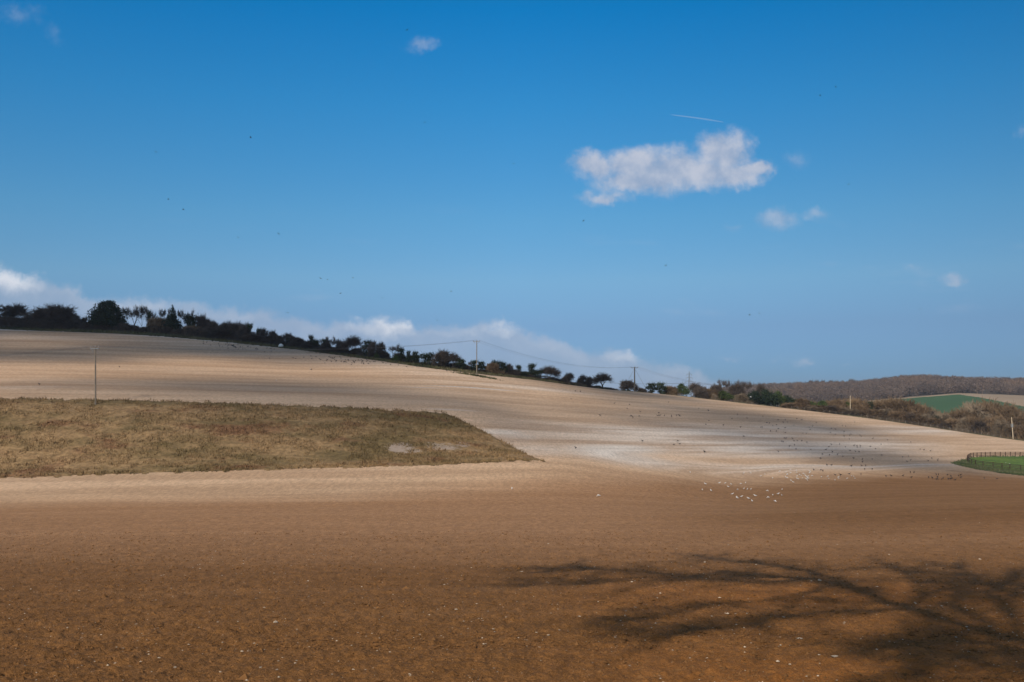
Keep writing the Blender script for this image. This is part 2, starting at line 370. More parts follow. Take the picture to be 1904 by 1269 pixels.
def grass_material(name, dark, light, russet, rs=0.4, scar=None):
    m, n, b = mat(name, 0.95)
    tc = n.new('ShaderNodeTexCoord').outputs['Object']
    f1 = n.noise(tc, 1.5, 8, 0.8).outputs['Fac']; f2 = n.noise(n.vm('MULTIPLY', tc, (0.08, 0.16, 0.16)), 1.0, 6, 0.68).outputs['Fac']
    f3 = n.noise(n.vm('MULTIPLY', n.vm('ADD', tc, (31, 7, 5)), (0.10, 0.22, 0.2)), 1.0, 8, 0.75).outputs['Fac']
    c = n.mix(n.ss(f2, 0.36, 0.62), dark, light)
    c = n.mix(n.m('MULTIPLY', n.ss(f3, 0.52, 0.66), rs), c, russet)
    g = n.ss(f1, 0.28, 0.72, 0.5, 1.5); c = n.mix(1.0, c, n.comb(g, g, g), 'MULTIPLY')
    if scar:
        s_ = at_(n, 'scar'); s2 = n.ss(n.m('ADD', s_, n.m('MULTIPLY', n.m('SUBTRACT', n.noise(tc, 1.3, 8, 0.8).outputs['Fac'], 0.5), 4.0)), 0.35, 1.1)
        c = n.mix(n.m('MULTIPLY', s2, 0.85), c, scar)
    n.l.new(c, b.inputs['Base Color'])
    bp = n.new('ShaderNodeBump'); bp.inputs['Strength'].default_value = 0.8; bp.inputs['Distance'].default_value = 0.15
    n.l.new(n.noise(tc, 3.5, 6, 0.75).outputs['Fac'], bp.inputs['Height']); n.l.new(bp.outputs[0], b.inputs['Normal'])
    return m
M_SOIL = soil_material()
M_BANK = grass_material('dry_grass', (0.148, 0.104, 0.047), (0.278, 0.179, 0.090), (0.17, 0.080, 0.042), 0.75, (0.38, 0.30, 0.25))
M_VERGE = grass_material('verge_grass', (0.055, 0.060, 0.028), (0.13, 0.115, 0.060), (0.10, 0.07, 0.04), 0.4)
M_PADDOCK = grass_material('paddock_turf', (0.080, 0.135, 0.030), (0.13, 0.19, 0.038), (0.12, 0.14, 0.04), 0.3)
M_ROUGH = grass_material('rough_turf', (0.055, 0.085, 0.030), (0.13, 0.14, 0.06), (0.25, 0.2, 0.14), 0.8)
M_CROP = simple('green_crop', (0.046, 0.100, 0.040), 0.12, 0.01)
M_STUB = simple('pale_stubble', (0.30, 0.225, 0.155), 0.10, 0.02)

# ------------------------------------------------------------------ the ground: one sheet to the horizon
tin = np.arange(-R(30), R(30)+1e-6, R(0.06))
tl = np.array([R(-180+3*i) for i in range(0, 46)]); tl = tl[tl < -R(44)]
tl = np.concatenate([tl, np.arange(-R(44), -R(30.2), R(0.5))]); TH = np.concatenate([tl, tin, -tl[::-1]])
rows = [0.35]
while rows[-1] < 4300:
    y = rows[-1]
    if y < 12: d = max(0.25, y*0.12)
    elif y < 70: d = min(y*y/5600.0, 0.6)
    elif y < 118: d = 0.6
    elif y < 158: d = 0.45
    elif y < 275: d = 0.8
    elif y < 380: d = 0.9
    elif y < 700: d = 8
    elif y < 1600: d = 5
    else: d = y*0.05
    rows.append(y+d)
YR = np.array(rows)
TG, YG = np.meshgrid(TH, YR, indexing='ij')
inn = np.abs(TG) <= TC
XX = np.where(inn, YG*np.tan(np.clip(TG, -TC, TC)), YG/math.cos(TC)*np.sin(TG))
YY = np.where(inn, YG, YG/math.cos(TC)*np.cos(TG))
ZZ0 = H(XX, YY)
nearw = np.exp(-np.maximum(YG-12, 0)/55.0)*np.where(YG < 12, np.clip(YG/12, 0.1, 1), 1)
disp = nearw*(0.085*fbm(XX*0.55, YY*0.9, 3, 3)+0.075*fbm(XX*3.0, YY*4.0, 11, 3)+0.045*fbm(XX*9.0, YY*11.0, 23, 2))
clod = np.maximum(vnoise(XX*5.0, YY*6.0, 41)-0.18, 0)**1.0*0.16*nearw
ybd0 = np.interp(np.clip(UC+F*XX/np.maximum(YY, 0.1), -450, 2350), [-450,0,300,640,950,1200,1400,1600,1800,2350], [104,98,99,101,112,128,146,172,214,225])
wrow = smooth(0, 30, YY-ybd0-6)
ROW = YY*(1-wrow)+wrow*(0.25*YY+5.0*ZZ0+140)
disp = disp+clod+0.035*vnoise(XX*0.06, ROW*1.9, 77)*np.exp(-YG/120)+0.02*vnoise(XX*0.09, ROW*4.1, 78)*np.exp(-YG/70)
disp += (YG > 60)*(YG < 400)*(0.018*fbm(XX*0.06, ROW*0.5, 5, 3)+0.03*vnoise(XX*1.3, YY*1.0, 15))
ZZ = ZZ0+disp
nT, nY = XX.shape
UG = UC+F*XX/np.maximum(YY, 0.1); VG = VH-F*ZZ0/np.maximum(YY, 0.1)
idx = np.arange(nT*nY).reshape(nT, nY)
quads = np.stack([idx[:-1, :-1], idx[1:, :-1], idx[1:, 1:], idx[:-1, 1:]], -1)
wrap = np.stack([idx[-1, :-1], idx[0, :-1], idx[0, 1:], idx[-1, 1:]], -1)[None]
ALLV = np.stack([XX, YY, ZZ], -1).reshape(-1, 3)
ground = mesh_obj('ploughed_field', ALLV, np.concatenate([quads, wrap]).reshape(-1, 4), M_SOIL)
tag(ground, 'ploughed field of brown and chalky soil rolling up to the hill', kind='structure')
# where brown valley soil gives way to pale chalky loam
uG = np.clip(UG, -450, 2350)
ybd = np.interp(uG, [-450,0,300,640,950,1200,1400,1600,1800,2350], [104,98,99,101,112,128,146,172,214,225])
ywd = np.interp(uG, [-450,0,640,1200,1600,2350], [14,10,9,18,24,26])
tone = smooth(-1, 1, (YY-ybd)/ywd+0.25*fbm(XX*0.03, YY*0.1, 91, 3))*0.93+0.07*smooth(40, 90, YY)
tone = np.where(YY < 20, 0, tone)
tone = tone*(1-0.22*smooth(150, 170, YY)*smooth(900, 600, uG))
mid = smooth(24, 62, YY+6*fbm(XX*0.05, YY*0.12, 71, 2))*(1-smooth(1000, 1600, uG)*smooth(38, 70, YY))*0.85
attr(ground, 'row', ROW.ravel())
def ellr(u, v, ru, rr, soft=1.0):
    c = px(u, v); rx = ru/F*c.y; i = np.argmin((XX-c.x)**2+(YY-c.y)**2); r0 = ROW.ravel()[i]
    d = np.hypot((XX-c.x)/rx, (ROW-r0)/rr); return np.clip((1.25-d)/soft, 0, 1)*(np.abs(YY-c.y) < 120)
def ell(u, v, ru, ry, soft=1.0, rot=0.0):
    c = px(u, v); rx = ru/F*c.y
    X2 = XX-c.x; Y2 = YY-c.y
    ca, sa = math.cos(rot), math.sin(rot)
    d = np.hypot((X2*ca+Y2*sa)/rx, (-X2*sa+Y2*ca)/ry)
    return np.clip((1.25-d)/soft, 0, 1)
chalk = 0.12*np.ones_like(XX)
for (u, v, ru, ry, k) in [(1180,800,230,12,.75),(1450,835,330,16,.8),(1150,835,160,9,.9),(1500,800,250,14,.55),(1000,838,110,9,.6),(1330,812,450,30,.72),(1600,828,280,24,.65),(960,815,70,10,.6),(930,805,70,6,.7),
                          (1700,800,160,16,.65),(1000,722,160,9,.5),(60,720,150,6,.35),(880,721,90,1.6,1.5),(790,721,60,1.3,.8),(840,762,60,2,.5)]:
    chalk = np.maximum(chalk, k*ellr(u, v, ru, ry*0.62, 0.9))
cy = np.interp(uG, uT, CREST_Y)
chalk = np.maximum(chalk, 0.35*smooth(-60, -5, YY-cy)*smooth(1250, 700, uG))
chalk = np.maximum(chalk, 1.3*smooth(-3.0, -0.5, YY-cy)*smooth(800, 300, uG))
warm = smooth(36, 20, YY)*smooth(-1, 5, XX)+0.08*smooth(24, 17, YY)
chalk *= smooth(4, 30, YY-ybd0)
attr(ground, 'mid', mid.ravel()); attr(ground, 'tone', tone.ravel()); attr(ground, 'chalk', chalk.ravel()); attr(ground, 'warm', warm.ravel())

def inpoly(U, V, poly):
    c = np.zeros(U.shape, bool); n = len(poly)
    for i in range(n):
        x0, y0 = poly[i]; x1, y1 = poly[(i+1) % n]
        if y0 == y1: continue
        c ^= ((V < y0) != (V < y1)) & (U < (x1-x0)*(V-y0)/(y1-y0)+x0)
    return c
def overlay(name, mask_cells, lift, m, ju=0.0, bump=None):
    q = quads[mask_cells]
    us, inv = np.unique(q.ravel(), return_inverse=True)
    # the sheet thins out towards its own edge instead of ending in a step
    w_ = np.zeros((nT, nY)); w_[:-1, :-1] += mask_cells; w_[1:, :-1] += mask_cells; w_[:-1, 1:] += mask_cells; w_[1:, 1:] += mask_cells; w_ /= 4
    for _ in range(3): w_[1:-1, 1:-1] = (w_[1:-1, 1:-1]*2+w_[:-2, 1:-1]+w_[2:, 1:-1]+w_[1:-1, :-2]+w_[1:-1, 2:])/6
    ew = np.clip(w_.ravel()[us]*2-1, 0, 1)
    V = ALLV[us].copy(); V[:, 2] = np.maximum(ZZ0.ravel()[us], ZZ.ravel()[us])+0.012+(lift-0.012)*ew
    if bump is not None: V[:, 2] += ew*np.maximum(bump(V[:, 0], V[:, 1]), 0)
    o = mesh_obj(name, V, inv.reshape(-1, 4), m)
    return o, us
CU = (UG[:-1, :-1]+UG[1:, 1:])/2; CV = (VG[:-1, :-1]+VG[1:, 1:])/2; CY = (YY[:-1, :-1]+YY[1:, 1:])/2; CX = (XX[:-1, :-1]+XX[1:, 1:])/2
jit = fbm(CX*1.2, CY*1.2, 55, 3)
BANK = [(-500,745),(0,742),(200,744),(450,751),(650,759),(800,766),(826,768),(850,778),(900,803),(950,830),(985,848),(1012,857),(940,859),(800,866),(600,871),(400,877),(200,883),(0,889),(-500,905)]
front = (CY > 60) & (CY < 200) & (np.abs(TG[:-1, :-1]) < R(29.9))
bmask = front & inpoly(CU+6*jit, CV+3.5*jit, BANK)
bank, us = overlay('grass_bank', bmask, 0.15, M_BANK, bump=lambda x, y: 0.15*np.maximum(fbm(x*0.35, y*0.5, 8, 4), -0.1)+0.05*fbm(x*1.6, y*1.8, 9, 2))
tag(bank, 'steep bank of dry olive and russet rough grass', kind='structure')
scar = np.zeros_like(XX)
for (u, v, ru, ry, k) in [(745,836,28,2.2,1),(760,841,30,1.2,.9),(822,835,34,1.8,.8),(860,830,16,1.2,.9),(795,829,8,1,.7),(885,842,12,.6,.5)]:
    scar = np.maximum(scar, k*ell(u, v, ru, ry, 0.6))
attr(bank, 'scar', scar.ravel()[us])
# grass margin along the hill crest under the hedge
vy = CY-np.interp(np.clip(CU, -450, 2350), uT, CREST_Y)
vmask = (vy > 0.0+1.0*jit) & (vy < 60) & (np.abs(TG[:-1, :-1]) < R(29.9))
verge, us = overlay('hedge_margin', vmask, 0.12, M_VERGE, bump=lambda x, y: 0.5*np.maximum(fbm(x*0.25, y*0.3, 18, 3), 0)+0.12*fbm(x*1.6, y*1.8, 19, 2))
tag(verge, 'rough grass margin along the top of the ploughed hill', kind='structure')
PADD = [(1799,853.5),(1806,851.5),(1821,850.6),(1847,849.8),(1904,849.2),(2080,849),(2080,888),(1990,882),(1898,875.5),(1870,873),(1849,870.4),(1826,867.8),(1806,863.3),(1799,859)]
pmask = (CY > 190) & (CY < 300) & inpoly(CU, CV, PADD)
pad_, us = overlay('paddock_grass', pmask, 0.16, M_PADDOCK, bump=lambda x, y: 0.05*fbm(x*0.8, y*0.8, 31, 3))
tag(pad_, 'bright green paddock turf inside the wooden fence', kind='structure')
ROUGH = [(1768,862),(1785,857.5),(1797,854),(1806,851),(1847,849),(2080,848),(2080,899),(1990,893),(1898,884.5),(1860,880),(1820,874),(1790,868)]
rmask = (CY > 170) & (CY < 310) & inpoly(CU+3*jit, CV+1.5*jit, ROUGH) & ~pmask
rg, us = overlay('rough_grass', rmask, 0.10, M_ROUGH, bump=lambda x, y: 0.25*np.maximum(fbm(x*0.6, y*0.6, 33, 3), 0))
tag(rg, 'tussocky green strip outside the paddock fence', kind='structure')
# far fields
GREEN = [(1608,749),(1640,745.5),(1690,741),(1740,737),(1782,734),(1825,740),(1870,749),(1905,757),(1905,790),(1560,790),(1560,752)]
far = (CY > 700) & (CY < 1100) & (np.abs(TG[:-1, :-1]) < R(29.9))
gmask = far & inpoly(CU, CV, GREEN)
gf, us = overlay('green_field', gmask, 0.6, M_CROP); tag(gf, 'distant field of green winter crop', kind='structure')
STUB = [(1600,747),(1640,743),(1690,739),(1740,735),(1782,731.5),(1850,734),(1940,737.5),(2300,740),(2300,790),(1905,790),(1905,757),(1870,749),(1825,740),(1782,734),(1740,737),(1690,741),(1640,745.5),(1608,749)]
smask = far & inpoly(CU, CV, STUB) & ~gmask
sf, us = overlay('stubble_field', smask, 0.6, M_STUB); tag(sf, 'distant pale tan stubble field beside the green crop', kind='structure')
# wooded land beyond: dark leaf litter ground
M_LITTER = simple('leaf_litter', (0.075, 0.062, 0.050), 0.3, 0.05)
lmask = (CY > 440) & ~gmask & ~smask & (CY < 3000) & (np.abs(TG[:-1, :-1]) < R(29.9))
lf, us = overlay('woodland_floor', lmask, 0.3, M_LITTER); tag(lf, 'brown woodland ground on the far slopes', kind='structure')

# ------------------------------------------------------------------ stones, clods and tussocks (nobody could count them)
def lumps(C, size, rng, squash=0.6):
    n = len(C); base = np.array([(1,0,0),(0,1,0),(-1,0,0),(0,-1,0),(0,0,1),(0,0,-1)], float)
    V = base[None]*size[:, None, None]*rng.uniform(0.55, 1.35, (n, 6, 1)); V[:, :, 2] *= squash
    th = rng.uniform(0, 2*math.pi, n); c, s = np.cos(th)[:, None], np.sin(th)[:, None]
    x = V[:, :, 0]*c-V[:, :, 1]*s; y = V[:, :, 0]*s+V[:, :, 1]*c; V[:, :, 0] = x*1.25; V[:, :, 1] = y
    V += C[:, None]
    f = np.array([(0,1,4),(1,2,4),(2,3,4),(3,0,4),(1,0,5),(2,1,5),(3,2,5),(0,3,5)])
    return V.reshape(-1, 3), (f[None]+(np.arange(n)*6)[:, None, None]).reshape(-1, 3)
def scatter(n, y0, y1, power, rng, th=30.0, bias=0):
    t = rng.uniform(-math.tan(R(th)), math.tan(R(th)), n)
    Y = (y0**(1-power)+(y1**(1-power)-y0**(1-power))*rng.uniform(0, 1, n))**(1/(1-power)) if power != 1 else y0*(y1/y0)**rng.uniform(0, 1, n)
    return t*Y, Y
def gz(X, Y):
    nw = np.exp(-np.maximum(Y-12, 0)/55.0)
    return H(X, Y)+nw*(0.085*fbm(X*0.55, Y*0.9, 3, 3)+0.075*fbm(X*3.0, Y*4.0, 11, 3)+0.045*fbm(X*9.0, Y*11.0, 23, 2))
M_FLINT = simple('flint', (0.46, 0.37, 0.28), 0.35, 9.0)
M_CLOD = simple('soil_clod', (0.150, 0.072, 0.026), 0.35, 6.0)
X, Y = scatter(3600, 12, 80, 1.3, RNG); s = RNG.lognormal(-4.25, 0.42, len(X))
V, Fc = lumps(np.stack([X, Y, gz(X, Y)+s*0.3], 1), np.clip(s, 0.010, 0.09), RNG, 0.5)
o = mesh_obj('flint_stones', V, Fc, M_FLINT, smoothf=False); tag(o, 'pale flints scattered over the brown ploughed soil', 'stones', kind='stuff')
X, Y = scatter(80000, 11, 60, 1.3, RNG); s = RNG.lognormal(-4.05, 0.45, len(X))
V, Fc = lumps(np.stack([X, Y, gz(X, Y)+s*0.1], 1), np.clip(s, 0.010, 0.10), RNG, 0.8)
o = mesh_obj('soil_clods', V, Fc, M_CLOD, smoothf=False); tag(o, 'brown clods of tilled soil covering the foreground', 'clods', kind='stuff')

def tuft(C, hgt, rng, lean=0.5, wid=0.18):
    n = len(C); th = rng.uniform(0, 2*math.pi, n); h_ = hgt*rng.uniform(0.5, 1.5, n)
    d = np.stack([np.cos(th), np.sin(th), np.zeros(n)], 1)*(wid*h_)[:, None]
    tip = C+np.stack([rng.normal(0, lean, n)*h_, rng.normal(0, lean, n)*h_, h_], 1)
    return np.stack([C-d, C+d, tip], 1).reshape(-1, 3), np.arange(3*n).reshape(n, 3)
cells = np.argwhere(bmask); pick = cells[RNG.integers(0, len(cells), 60000)]
X = XX[pick[:, 0], pick[:, 1]]+RNG.normal(0, 0.15, len(pick)); Y = YY[pick[:, 0], pick[:, 1]]+RNG.normal(0, 0.2, len(pick))
keep = fbm(X*0.4, Y*0.6, 61, 3) > -0.15; X, Y = X[keep], Y[keep]
V, Fc = tuft(np.stack([X, Y, H(X, Y)+0.13], 1), 0.26, RNG)
o = mesh_obj('grass', V, Fc, M_BANK, smoothf=False); tag(o, 'dry tussock grass growing over the steep bank', 'grass', kind='stuff')
cells = np.argwhere(vmask & (vy < 16) & (CU < 1150)); pick = cells[RNG.integers(0, len(cells), 22000)]
X = XX[pick[:, 0], pick[:, 1]]+RNG.normal(0, 0.2, len(pick)); Y = YY[pick[:, 0], pick[:, 1]]+RNG.normal(0, 0.3, len(pick))
V, Fc = tuft(np.stack([X, Y, H(X, Y)+0.1], 1), 0.5, RNG)
o = mesh_obj('hedge_grass', V, Fc, M_VERGE, smoothf=False); tag(o, 'rough grass growing along the foot of the hilltop hedge', 'grass', kind='stuff')
cells = np.argwhere(rmask); pick = cells[RNG.integers(0, len(cells), 9000)]
X = XX[pick[:, 0], pick[:, 1]]+RNG.normal(0, 0.15, len(pick)); Y = YY[pick[:, 0], pick[:, 1]]+RNG.normal(0, 0.2, len(pick))
V, Fc = tuft(np.stack([X, Y, H(X, Y)+0.1], 1), 0.28, RNG)
o = mesh_obj('fence_grass', V, Fc, M_ROUGH, smoothf=False); tag(o, 'rough grass tufts around the paddock fence', 'grass', kind='stuff')

# ------------------------------------------------------------------ tree prototypes
def grow(segs, tips, rng, p, d, L, r, depth, maxd, spread, up, nchild, shrink):
    ns = 2 if depth < maxd else 2
    for i in range(ns):
        d = d+rng.normal(0, 0.16, 3); d[2] += up*0.12; d /= np.linalg.norm(d)
        q = p+d*L/ns; r2 = r*(0.82 if depth < maxd else 0.6)
        segs.append((*p, *q, r, r2)); p = q; r = r2
    if depth == maxd: tips.append((p, d)); return
    n = nchild if isinstance(nchild, int) else nchild[min(depth, len(nchild)-1)]
    ph = rng.uniform(0, 6.28)
    a0 = np.cross(d, [0.3, 0.2, 1.0]); a0 /= np.linalg.norm(a0)+1e-9; b0 = np.cross(d, a0)
    for k in range(n):
        t = ph+2*math.pi*k/n+rng.normal(0, 0.35); sp = spread*rng.uniform(0.6, 1.25)
        nd = d*math.cos(sp)+(a0*math.cos(t)+b0*math.sin(t))*math.sin(sp); nd[2] += up*0.25; nd /= np.linalg.norm(nd)
        grow(segs, tips, rng, p.copy(), nd, L*shrink*rng.uniform(0.75, 1.2), r*0.66, depth+1, maxd, spread, up, nchild, shrink)
M_BARK = simple('bark', (0.085, 0.070, 0.055), 0.3, 4.0, obj_rand=0.2)
M_TWIG = simple('twigs', (0.085, 0.066, 0.055), 0.25, 2.0, obj_rand=0.25)
M_TWIGB = simple('brown_twigs', (0.17, 0.115, 0.070), 0.3, 0.8, obj_rand=0.25)
M_TWIGP = simple('pale_twigs', (0.20, 0.155, 0.11), 0.3, 0.8, obj_rand=0.25)
M_IVY = simple('ivy_leaves', (0.030, 0.042, 0.018), 0.4, 1.5, obj_rand=0.3)
M_EVER = simple('evergreen_leaves', (0.022, 0.036, 0.018), 0.4, 1.2, obj_rand=0.2)
M_GREENB = simple('green_leaves', (0.060, 0.085, 0.025), 0.45, 1.2, obj_rand=0.3)
PROTO = {}
def proto(kind, name, H0, W0, parts):
    root = empty(name); kids = []
    for pn, V, Fc, m, sf in parts: kids.append(mesh_obj(pn, V, Fc, m, parent=root, smoothf=sf))
    PROTO[kind] = [root, H0, W0, False]
def norm(parts):
    allv = np.vstack([p[1] for p in parts]); lo, hi = allv.min(0), allv.max(0)
    hh = np.percentile(allv[:, 2], 99.5); ww = np.percentile(allv[:, 0], 99)-np.percentile(allv[:, 0], 1)
    return hh, ww
def bare(kind, seed, stems=1, Ht=5.0, maxd=4, spread=0.62, up=0.35, trunk=0.75, r0=0.13, nchild=(3,3,4,4), shrink=0.72, twig=M_TWIG, tr=0.014, ntw=7, tl_=0.55):
    rng = np.random.default_rng(seed); segs, tips = [], []
    for s_ in range(stems):
        b = np.array([0.0, 0.0, -0.3])
        d = np.array([rng.normal(0, 0.45 if stems > 1 else 0.1), rng.normal(0, 0.45 if stems > 1 else 0.1), 1.0]); d /= np.linalg.norm(d)
        grow(segs, tips, rng, b, d, trunk*rng.uniform(0.8, 1.2), r0, 0, maxd, spread, up, nchild, shrink)
    tw = []
    for p, d in tips:
        for k in range(ntw):
            nd = d+rng.normal(0, 0.55, 3); nd /= np.linalg.norm(nd); L = tl_*rng.uniform(0.5, 1.3)
            st = p-d*rng.uniform(0, 0.5)
            tw.append((*st, *(st+nd*L), tr, tr*0.4))
            for kk in range(2):
                n2 = nd+rng.normal(0, 0.6, 3); n2 /= np.linalg.norm(n2); s2 = st+nd*L*rng.uniform(0.3, 0.8)
                tw.append((*s2, *(s2+n2*L*0.55), tr*0.7, tr*0.35))
    low = 0.35 if kind[0] == 's' else 0.9
    for sg in segs:
        p0_, p1_ = np.array(sg[:3]), np.array(sg[3:6])
        if p1_[2] < low: continue
        for k in range(2 if kind[0] == 's' else 1):
            nd = (p1_-p0_); nd /= np.linalg.norm(nd); nd = nd+rng.normal(0, 0.7, 3); nd /= np.linalg.norm(nd)
            st = p0_+(p1_-p0_)*rng.uniform(0, 1); L = tl_*rng.uniform(0.5, 1.2); tw.append((*st, *(st+nd*L), tr*0.8, tr*0.35))
    if kind[0] == 's':
        for k in range(900):
            st = np.array([rng.normal(0, 1.0), rng.normal(0, 0.8), -0.2]); nd = np.array([rng.normal(0, 0.6), rng.normal(0, 0.6), 1.0]); nd /= np.linalg.norm(nd)
            L = rng.uniform(0.5, 1.9); tw.append((*st, *(st+nd*L), tr, tr*0.35))
    S = np.array(segs); big = S[:, 6] > r0*0.30
    V1, F1 = tubes(S[big], 5); V2, F2 = join(tubes(S[~big], 3), tubes(tw, 3))
    P_ = [('trunk', V1, F1, M_BARK, True), ('crown', V2, F2, twig, False)]
    hh, ww = norm(P_); proto(kind, 'bare_tree' if kind[0] == 'b' else 'shrub', hh, ww, P_)
def clump_pts(rng, centers, n):
    """points in a shell of lumpy clusters"""
    C = []
    for (x, y, z, rx, rz) in centers:
        k = int(n*rx*rx)
        v = rng.normal(size=(k, 3)); v /= np.linalg.norm(v, axis=1, keepdims=True)
        rr = rng.uniform(0.25, 1.25, (k, 1))**0.6*(1+0.30*np.sin(v[:, :1]*5+x*3)*np.cos(v[:, 1:2]*6+z))
        C.append(np.array([x, y, z])+v*rr*np.array([rx, rx, rz]))
    return np.vstack(C)
def leafy(kind, name, seed, centers, n, size, m, trunkh, tr=0.16, twigs=True, tm=None):
    rng = np.random.default_rng(seed); segs, tips = [], []
    top = max(c[2] for c in centers)
    segs.append((0, 0, -0.3, 0, 0, trunkh, tr, tr*0.8))
    for c in centers:
        mid = np.array([c[0]*0.4, c[1]*0.4, trunkh+(c[2]-trunkh)*0.45])
        segs.append((0, 0, trunkh*0.9, *mid, tr*0.7, tr*0.45)); segs.append((*mid, c[0], c[1], c[2]+c[4]*0.5, tr*0.45, 0.02))
    C = clump_pts(rng, centers, n); V, Fc = leaves(C, size, rng)
    if twigs:
        k = rng.integers(0, len(C), max(40, len(C)//5)); tw = []
        cen = np.array([0, 0, top*0.7])
        for i in k:
            d = C[i]-cen; d /= np.linalg.norm(d)+1e-6; d += rng.normal(0, 0.3, 3); tw.append((*C[i], *(C[i]+d*rng.uniform(0.25, 0.9)), 0.016, 0.006))
        Vt, Ft = tubes(tw, 3); V, Fc = join((V, Fc), (Vt, Ft))
    V1, F1 = tubes(segs, 5)
    P_ = [('trunk', V1, F1, M_BARK, True), ('crown', V, Fc, m, False)]
    hh, ww = norm(P_); proto(kind, name, hh, ww, P_)
bare('b1', 11, 3, maxd=4, spread=0.60, ntw=6)
bare('b2', 12, 1, maxd=4, spread=0.72, trunk=1.1, ntw=6)
bare('b3', 13, 2, maxd=4, spread=0.66, up=0.2, ntw=6)
bare('b4', 14, 1, maxd=5, spread=0.42, up=0.7, trunk=1.7, nchild=(3,3,3,3,3), shrink=0.74, ntw=5)      # tall, upright
bare('b5', 15, 1, maxd=4, spread=0.5, up=0.45, trunk=1.4, nchild=(3,3,3,3), ntw=5)                    # thin see-through
bare('s1', 16, 7, maxd=3, spread=0.6, up=0.4, trunk=0.8, r0=0.06, nchild=(3,4,4), ntw=9, twig=M_TWIG) # thicket shrub
bare('s2', 17, 8, maxd=3, spread=0.6, up=0.3, trunk=0.9, r0=0.06, nchild=(4,4,4), ntw=9, twig=M_TWIGB, tr=0.024)
bare('s3', 18, 8, maxd=3, spread=0.55, up=0.4, trunk=0.9, r0=0.06, nchild=(4,4,4), ntw=9, twig=M_TWIGP, tr=0.022)
leafy('i1', 'ivy_tree', 21, [(0,0,3.6,0.95,0.9),(0.7,0.2,2.6,0.8,0.7),(-0.6,-0.1,2.3,0.7,0.6),(0,0,1.4,0.6,0.9),(0.5,0,0.7,0.5,0.6)], 620, 0.14, M_IVY, 0.7)
leafy('i2', 'ivy_tree', 22, [(0.1,0,3.8,0.85,0.75),(-0.2,0.1,2.9,0.55,0.6),(0.3,0,1.9,0.85,0.8),(-0.7,0,1.3,0.6,0.7),(0.1,0,0.8,0.6,0.6)], 620, 0.14, M_IVY, 0.6)
leafy('i3', 'ivy_tree', 23, [(0.6,0,3.2,0.95,0.85),(-0.8,0,3.0,0.9,0.8),(0,0.3,2.1,0.9,0.8),(-0.6,0,1.2,0.5,0.7),(0.6,0,1.0,0.5,0.7)], 560, 0.14, M_IVY, 0.8)
leafy('e1', 'evergreen_tree', 24, [(0,0,6.2,2.0,1.9),(1.2,0,4.6,2.0,1.7),(-1.3,0.2,4.4,1.9,1.8),(0.2,-0.6,2.8,2.9,1.9),(-1.6,-0.3,1.8,1.8,1.5),(1.9,0,1.9,1.7,1.5),(0.3,0.2,7.6,1.1,0.9)], 480, 0.20, M_EVER, 1.0, 0.35)
leafy('c1', 'conifer', 25, [(0,0,1.8,1.9,1.2),(0.2,0,3.0,1.5,1.1),(-0.2,0,4.2,1.1,1.1),(0,0,5.4,0.7,1.0),(0,0,6.4,0.4,0.9),(0,0,7.2,0.2,0.7)], 620, 0.15, M_EVER, 1.0, 0.2)
leafy('g1', 'green_bush', 26, [(0,0,2.2,1.5,1.2),(1.3,0,1.7,1.2,1.0),(-1.2,0.2,1.6,1.2,1.0),(0.2,0,3.2,0.8,0.7)], 460, 0.15, M_GREENB, 0.8)
leafy('d1', 'dark_bush', 27, [(0,0,2.3,1.6,1.3),(1.3,0,1.6,1.3,1.1),(-1.4,0,1.8,1.2,1.1),(0.6,0,3.2,0.9,0.8)], 460, 0.16, M_EVER, 0.8)

def plant(kind, u, vtop, wpx, Yoff, label, group, cat=None, Yabs=None, widen=1.0):
    root, H0, W0, used = PROTO[kind]
    o = root if not used else copy_tree(root)
    PROTO[kind][3] = True
    Y = Yabs if Yabs else crest(u)+Yoff
    p = uy(u, Y); ztop = (VH-vtop)/F*Y
    h_ = max(ztop-p.z, 1.0); wd = wpx/F*Y*widen
    o.location = p; sx = wd/W0; sz = h_/H0
    o.scale = (sx, sx, sz); o.rotation_euler = (0, 0, random.choice([0, math.pi])+random.uniform(-0.25, 0.25))
    if (label, u) in LABS: pass
    tag(o, label, cat or ('bush' if kind[0] in 'sgd' else 'tree'), group)
    return o
LABS = set()
HT = 'trees and shrubs of the hedge on the skyline'
